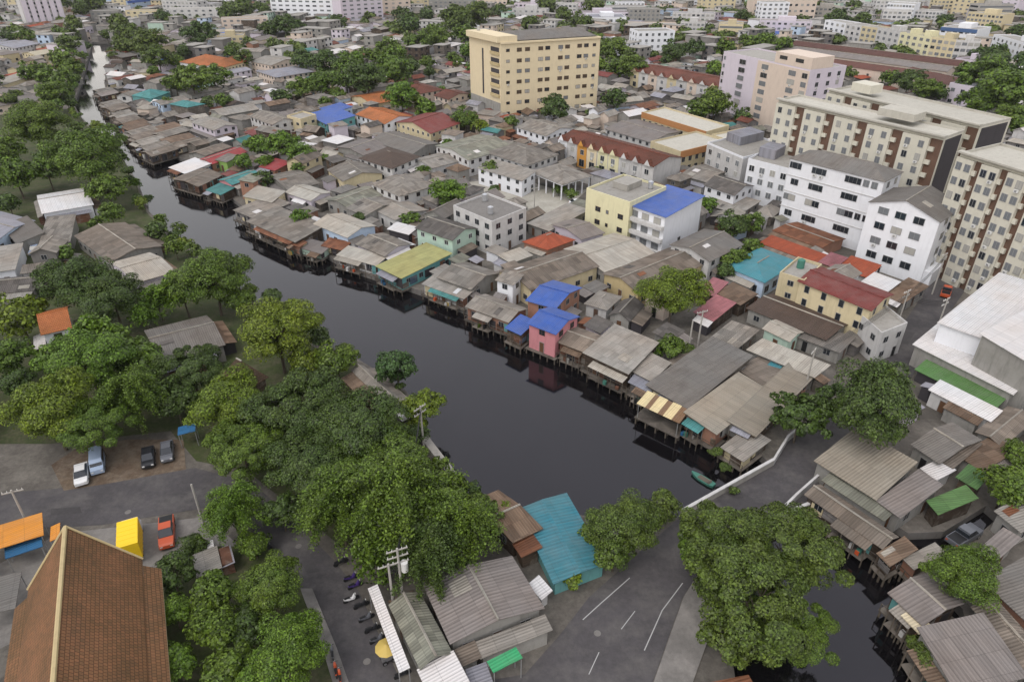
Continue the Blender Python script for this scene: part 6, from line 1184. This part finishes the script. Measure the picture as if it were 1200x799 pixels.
for i, (p, a, c, d, z) in enumerate(FILL):
    # edge pointing: B must be the corner nearest the camera
    cor = [(-1, -1), (1, -1), (1, 1), (-1, 1)]; best = min(cor, key=lambda s: (p+a*s[0]/2+c*s[1]/2).length)
    a = a*(-best[0]); c = c*(-best[1])
    small = min(a.length, c.length) < 4.4; far_ = d > 420
    h = FR.uniform(2.1, 2.8) if small else FR.choice((2.6, 2.9, 3.2, 3.8, 5.0)) if not far_ else FR.choice((3, 3.4, 4, 5, 5.5, 9))
    rm = FR.choice(FARR if far_ or d > 330 else ROOFS); wm = FR.choice(WALLS)
    ty = 'shed' if small else FR.choice(('gable', 'gable', 'gable', 'hip', 'shed')); rdg = 'a' if a.length > c.length else 'c'
    rise = FR.uniform(.35, .6) if ty == 'shed' else FR.uniform(.8, 1.5)
    u_, v_ = proj(p); shown = -25 < u_ < 1225 and v_ < 835; NS[small] += shown
    if shown and NS[small] <= 288:
        r_ = house('shack' if small else 'small_house', None, 'shed' if small else 'house', None, None, None, h, ty, rdg, rise, rm, wm, world=(p, a, c), win=0 if (d > 230 or small) else 1, detail=d < 260); ALL.append(r_); r_.auto = True; r_.small = small
    else:
        B = p-(a+c)/2; pts = [B, B+a, B+a+c, B+c]
        arr = sum(pts[k].x*pts[(k+1) % 4].y-pts[(k+1) % 4].x*pts[k].y for k in range(4)); pts = pts if arr > 0 else pts[::-1]
        lo = [(q.x, q.y, 0) for q in pts]; hi = [(q.x, q.y, h) for q in pts]
        for k in range(4): j = (k+1) % 4; stuff.face([lo[k], lo[j], hi[j], hi[k]], wm)
        lon = (pts[1]-pts[0]).length > (pts[2]-pts[1]).length; q = pts if lon else pts[1:]+pts[:1]
        ov = (q[0]-q[2]).normalized()*.5; E_ = [Vector((k.x, k.y, h))+((k-p).normalized()*.5) for k in q]
        m0, m1 = (E_[0]+E_[3])/2+Vector((0, 0, rise)), (E_[1]+E_[2])/2+Vector((0, 0, rise)); e = E_[1]-E_[0]
        if h > 8.5:
            stuff.slab([v_-Vector((0, 0, .0)) for v_ in E_], .3, 'w_flatroof', e)
        else:
            if ty == 'hip': m0, m1 = m0.lerp(m1, .25), m1.lerp(m0, .25); stuff.slab([E_[3], E_[0], m0], .1, rm, E_[0]-E_[3]); stuff.slab([E_[1], E_[2], m1], .1, rm, E_[2]-E_[1])
            else: stuff.face([hi[0], hi[3], tuple(m0)] if lon else [hi[1], hi[0], tuple(m0)], wm); stuff.face([hi[1], tuple(m1), hi[2]] if lon else [hi[2], tuple(m1), hi[3]], wm)
            stuff.slab([E_[0], E_[1], m1, m0], .1, rm, e); stuff.slab([E_[2], E_[3], m0, m1], .1, rm, e)
        for pp, vv, nn in ((B+a/2, a, -c.normalized()), (B+c/2, c, -a.normalized())):
            nw = max(1, int(vv.length/4))
            if FR.random() < .4: continue
            for fl in range(max(1, int(h/3))):
                for w_ in range(nw):
                    q_ = pp+vv*((w_+.5)/nw-.5)+nn*.03; stuff.box((q_.x, q_.y, fl*3+1.7), (1.5, .1, 1.3), 'glass', math.atan2(vv.y, vv.x))
print('filler houses', len(FILL))
stuff.build('distant_houses', kind='stuff')
# small garden trees and far woods between the houses
far_t = []
for i in range(4200):
    yy = 150+900*FR.random()**.8; p = Vector((FR.uniform(-1, 1)*(60+.85*yy), yy, 0)); u, v = proj(p)
    if not (-40 < u < 1240 and -15 < v < 300): continue
    if inside(p, canal): continue
    if not (inside(p, Z1) or inside(p, Z3) or inside(p, Z2)): continue
    dens = .3 if inside(p, Z3) else (.55 if yy > 420 else .2)
    if FR.random() > dens: continue
    if (int(p.x//1), int(p.y//1)) in OCC and FR.random() > .25: continue
    r = FR.uniform(1.6, 3.2) if yy < 330 else FR.uniform(2.5, 6)
    far_t.append((p, r))
far_t.sort(key=lambda q: q[0].length)
extra = [q for q in far_t if q[0].length < 430][:110]
for p, r in extra: tree(0, 0, 0, FR.choice(('round', 'round', 'open', 'tall')) if r > 2 else 'small', FR.choice((D, M, M, Lm, F_)), world=(p.x, p.y, 0), r=r)
rest = [q for q in far_t if q[0].length >= 430][:1000]
for i in range(900):                                # the woods go on beyond the picture's left side
    p = Vector((FR.uniform(-190, -20), FR.uniform(45, 330), 0)); u, v = proj(p)
    if -260 < u < -45 and not inside(p, canal) and (int(p.x//1), int(p.y//1)) not in OCC: rest.append((p, FR.uniform(2.5, 5.5)))
src = crown('round', 3, 260, .22); co = np.empty(len(src.vertices)*3); src.vertices.foreach_get('co', co); co = co.reshape(-1, 3); vs = []
for p, r in rest: vs.append(co*np.array([r*FR.uniform(.8, 1.3), r*FR.uniform(.8, 1.3), r*FR.uniform(.8, 1.1)])+np.array([p.x, p.y, r*.9]))
v = np.concatenate(vs); n = len(v)//4; me = bpy.data.meshes.new('distant_trees'); me.vertices.add(len(v)); me.vertices.foreach_set('co', v.ravel()); me.loops.add(n*4); me.loops.foreach_set('vertex_index', np.arange(n*4, dtype=np.int32)); me.polygons.add(n); me.polygons.foreach_set('loop_start', np.arange(0, n*4, 4, dtype=np.int32)); me.update(calc_edges=True); me.materials.append(MATS['leaf_far'])
link('distant_trees', me, kind='stuff')
# lean-to roofs that fill the gaps between neighbours, and patched boarding on the canal walls
LR = random.Random(31)
for r_ in ALL:
    if r_.roof == 'flat' or r_.h-r_.z0 > 6.5 or r_.ctr.length > 330 or r_.name in KEEP_H or r_.name in ('temple_hall', 'apartment_block', 'white_awning', 'street_stall', 'eave_strip'): continue
    for side in ('a', 'c', 'a2', 'c2'):
        if LR.random() < .35: continue
        v, L = (r_.a, r_.a.length) if side[0] == 'a' else (r_.c, r_.c.length); o_ = (r_.c if side[0] == 'a' else r_.a); sg = .5 if '2' in side else -.5
        dp = LR.uniform(1.1, 2.4); f = LR.uniform(.4, .95); sh = LR.uniform(-.5+f/2, .5-f/2)
        cc = r_.ctr+o_*sg+v*sh+o_.normalized()*math.copysign(dp/2, sg)
        if not free(cc, v*f*.9, o_.normalized()*dp*.8, .25): continue
        mark(cc, v*f, o_.normalized()*dp, -.2)
        ol = (r_.cl if side[0] == 'a' else r_.al); of = ol.normalized()*math.copysign(dp, sg)
        z1 = min(r_.h-r_.z0-.12, 2.7); z0_ = max(1.7, z1-.45)
        pts = [r_.pt(u, sg*.98, 0) if side[0] == 'a' else r_.pt(sg*.98, u, 0) for u in (sh-f/2, sh+f/2)]
        m = MB(); m.slab([pts[0]+Vector((0, 0, z1)), pts[1]+Vector((0, 0, z1)), pts[1]+of+Vector((0, 0, z0_)), pts[0]+of+Vector((0, 0, z0_))], .07, LR.choice(('grey', 'lgrey', 'pale', 'greybrown', 'rustgrey', 'smooth', 'greypink', 'rust', 'bluegrey', 'white')), pts[1]-pts[0]); m.build('lean_to_roof', r_.root)
        m = MB(); i0, i1 = pts[0].lerp(pts[1], .06), pts[0].lerp(pts[1], .94); q = [i0, i1, i1+of*.86, i0+of*.86]
        ar_ = sum(q[i].x*q[(i+1) % 4].y-q[(i+1) % 4].x*q[i].y for i in range(4)); q = q if ar_ > 0 else q[::-1]
        m.hexa([(p.x, p.y, 0) for p in q], [(p.x, p.y, z0_-.02) for p in q], LR.choice(('tin', 'wood', 'wood_grey', 'w_grey', 'w_dark', 'rust_tin', 'w_white'))); m.build('lean_to_wall', r_.root)
for r_ in ALL:
    if r_.root.get('group') == CF and r_.name != 'blue_roofed_house':
        for side in ('a', 'c'):
            L = (r_.al if side == 'a' else r_.cl).length; u = -.47
            while u < .4:
                w = LR.uniform(.7, 2.2)/L
                if LR.random() < .62: on_wall(r_, side, u, min(.47, u+w), LR.uniform(-.1, .6), max(1.2, min(r_.zr(-.45, -.45)-.15, LR.uniform(1.3, 2.6))), LR.uniform(.03, .12), LR.choice(('rust_tin', 'tin', 'wood', 'wood_grey', 'w_dark', 'blue_tin', 'w_white', 'w_grey', 'w_cream', 'w_brick', 'wood', 'w_dark', 'w_dark', 'rust_tin', 'w_teal')), 'wall_panel')
                u += w+LR.uniform(.05, .5)/L
        if LR.random() < .75 and r_.al.length > 4:
            f = LR.uniform(.3, .75); sh = LR.uniform(-.48, .48-f); e0, e1 = r_.pt(sh, -.47, 0), r_.pt(sh+f, -.47, 0); o_ = r_.na*LR.uniform(1.0, 1.7); zt = min(r_.h-r_.z0, 2.5)-.05
            m = MB(); m.slab([e0+Vector((0, 0, zt)), e1+Vector((0, 0, zt)), e1+o_+Vector((0, 0, zt-.45)), e0+o_+Vector((0, 0, zt-.45))], .06, LR.choice(('grey', 'rustgrey', 'rust', 'pale', 'bluegrey', 'greybrown', 'teal', 'lgrey')), e1-e0); m.build('porch_roof', r_.root)
            m = MB(); q = [e0, e1, e1+o_, e0+o_]; m.slab([v_+Vector((0, 0, -.05)) for v_ in q], .12, 'wood_grey', e1-e0); m.build('porch_deck', r_.root)
            pm = MB(); pm.tube((0, 0, -3), (0, 0, zt-.47), .07, .07, 'post_wood', 6); pm = pm.mesh('porch_post')
            for t in (0, .33, .66, 1): o = link('porch_post', pm, r_.root); o.location = e0.lerp(e1, t)+o_*.94
            for t in range(LR.randrange(1, 5)):
                v_ = e0.lerp(e1, LR.uniform(.1, .9))+o_*LR.uniform(.4, .85); m = MB(); m.box((v_.x, v_.y, .3), (LR.uniform(.3, .7), LR.uniform(.3, .6), LR.uniform(.4, .9)), LR.choice(('boat_green', 'tarp_b', 'w_white', 'rust_tin', 'shade_yellow', 'black', 'leaf_mid', 'car_red', 'w_grey'))); m.build('deck_box', r_.root)
        n = max(2, int(r_.al.length/1.6)); m = MB(); p0, p1 = r_.pt(-.5, -.52, 0), r_.pt(.5, -.52, 0)
        for i in range(n+1): q = p0.lerp(p1, i/n); m.box((q.x, q.y, .45), (.09, .09, .95), 'post_wood')
        m.tube(p0+Vector((0, 0, .9)), p1+Vector((0, 0, .9)), .045, .045, 'wood_grey', 4); m.build('railing', r_.root)
# loose patches on roofs: pale or rusty sheets laid over the old ones, dishes and tanks
PR = random.Random(77)
for r_ in ALL:
    if r_.roof in ('gable', 'shed') and r_.rm in ('grey', 'lgrey', 'greybrown', 'smooth', 'greygreen', 'greypink', 'rustgrey', 'dkgrey') and r_.ctr.length < 260 and r_.name != 'temple_hall':
        for k in range(PR.choice((0, 1, 1, 2))):
            s0, u0 = PR.uniform(-.42, .25), PR.uniform(-.42, -.2); ds = min(.3, 1.0/r_.al.length*PR.choice((1, 1, 2))); du = min(.4, 2.0/r_.cl.length)
            if u0 < 0 < u0+du or s0 < 0 < s0+ds: continue
            q = [r_.pt(s, t, r_.zr(s, t)+.05) for s, t in ((s0, u0), (s0+ds, u0), (s0+ds, u0+du), (s0, u0+du))]
            m = MB(); m.slab(q, .03, PR.choice(('pale', 'white', 'pale', 'rust', 'dkgrey', 'lgrey')), r_.al); m.build('roof_patch', r_.root)
# ------------------------------------------------------------------ labels of the houses and trees not described by hand
LMK = [(r.lm, proj(r.root.location+Vector((0, 0, r.h*.7))), r.ctr) for r in ALL if r.lm]
LMK += [('the canal bridge', proj(br.location), br.location)]
WORD = dict(grey='grey', lgrey='light grey', greybrown='brown-grey', smooth='plain grey', dkgrey='dark grey', pale='pale', greygreen='greenish grey', greypink='pinkish grey', rustgrey='rust-stained', rust='rusty', dkbrown='dark brown', redtile='red-tiled', orangered='orange-red', teal='teal', white='white', bluegrey='bluish grey', maroon='maroon', blue='blue')
USED = set(o.get('label') for o in TOP)
def relations(pos):
    u, v = proj(pos); L = sorted(LMK, key=lambda q: math.hypot(q[1][0]-u, (q[1][1]-v)*1.4))[:7]; out = []
    def rel(q):
        dx, dy = u-q[1][0], v-q[1][1]
        return ('just behind ' if dy < 0 else 'just in front of ')+q[0] if abs(dy) > .6*abs(dx) else 'beside '+q[0]
    out += [rel(q) for q in L[:3]]
    for i in range(len(L)):
        for j in range(i+1, len(L)):
            a, b = L[i], L[j]
            if (a[1][0]-u)*(b[1][0]-u) < 0: out.append('between '+a[0]+' and '+b[0])
    for i in range(4):
        for j in range(4):
            if i != j: out.append(rel(L[i]).replace('just ', '')+', near '+L[j][0])
    return out, L
def autolabel(o, heads, pos, grp):
    rels, L = relations(pos)
    for r in rels:
        for hd in heads:
            t = hd+' '+r
            if 4 <= len(t.replace('-', '').split()) <= 15 and t not in USED: USED.add(t); o['label'] = t; return
    for wd in ('second', 'third', 'fourth', 'fifth', 'sixth', 'seventh', 'eighth'):
        t = wd+' '+heads[0]+' from '+L[0][0]
        if t not in USED: USED.add(t); o['label'] = t; return
    o['label'] = heads[0]+' '+rels[0]
for r_ in ALL:
    if getattr(r_, 'auto', False):
        o = r_.root; form = {'gable': 'gable', 'hip': 'hip', 'shed': 'lean-to'}.get(r_.roof, 'flat'); ar_ = r_.a.length*r_.c.length
        size = 'tiny' if ar_ < 14 else 'small' if ar_ < 38 else 'mid-sized' if ar_ < 66 else 'large'; w = WORD.get(r_.rm, 'grey'); wl_ = r_.wm.replace('w_', '').replace('pinkbeige', 'beige').replace('lav', 'lavender').replace('paleblue', 'light blue').replace('wood_grey', 'grey plank').replace('bright', 'white').replace('wood', 'wooden').replace('brick', 'brick')
        kd = 'shack' if o['category'] == 'shed' else 'house'
        autolabel(o, ['%s %s %s-roofed %s' % (size, w, form, kd), '%s %s-roofed %s with %s walls' % (w, form, kd, wl_)], o.location+Vector((0, 0, r_.h)), None)
        o['group'] = 'small houses packed into the canal settlement'
for R_, nf, wl_, w in EXTRA:
    cw = wl_.replace('w_bright', 'bright white').replace('w_white', 'white').replace('w_cream', 'cream').replace('w_lav', 'lavender-white').replace('w_pinkbeige', 'pinkish beige').replace('w_grey', 'grey').replace('concrete', 'concrete')
    autolabel(R_.root, ['%s %s-storey block' % (cw, ('zero', 'one', 'two', 'three', 'four', 'five', 'six')[nf]), '%s %s town block' % ('long' if w > 32 else 'short', cw)], R_.root.location+Vector((0, 0, R_.h)), None)
    R_.root['group'] = 'mid-rise town blocks towards the skyline'
for t, kind, leaf, pos, need, lm, rp in TREES:
    if need:
        autolabel(t, ['%s %s %s' % (SPEC[kind] if kind != 'small' else 'low round', LC[leaf], 'bush' if kind == 'small' else 'tree'), '%s %s %s' % ('tall' if rp > 40 else 'mid-sized' if rp > 15 else 'little', LC[leaf], 'bush' if kind == 'small' else 'tree')], Vector(pos), None)
        t['group'] = 'bushes along the banks and gardens' if kind == 'small' else 'trees on the canal banks and between the houses'

# the air between here and the skyline
hm = bpy.data.materials.new('haze'); hm.use_nodes = True; hn = hm.node_tree; hn.nodes.clear(); ho = hn.nodes.new('ShaderNodeOutputMaterial'); hv = hn.nodes.new('ShaderNodeVolumePrincipled')
hv.inputs['Color'].default_value = (.86, .89, .93, 1); hv.inputs['Density'].default_value = .00005; hn.links.new(hv.outputs[0], ho.inputs['Volume']); MATS['haze'] = hm
hz = MB(); hz.box((0, 700, 57), (3600, 1700, 126), 'haze')
hz.build('haze', kind='stuff')
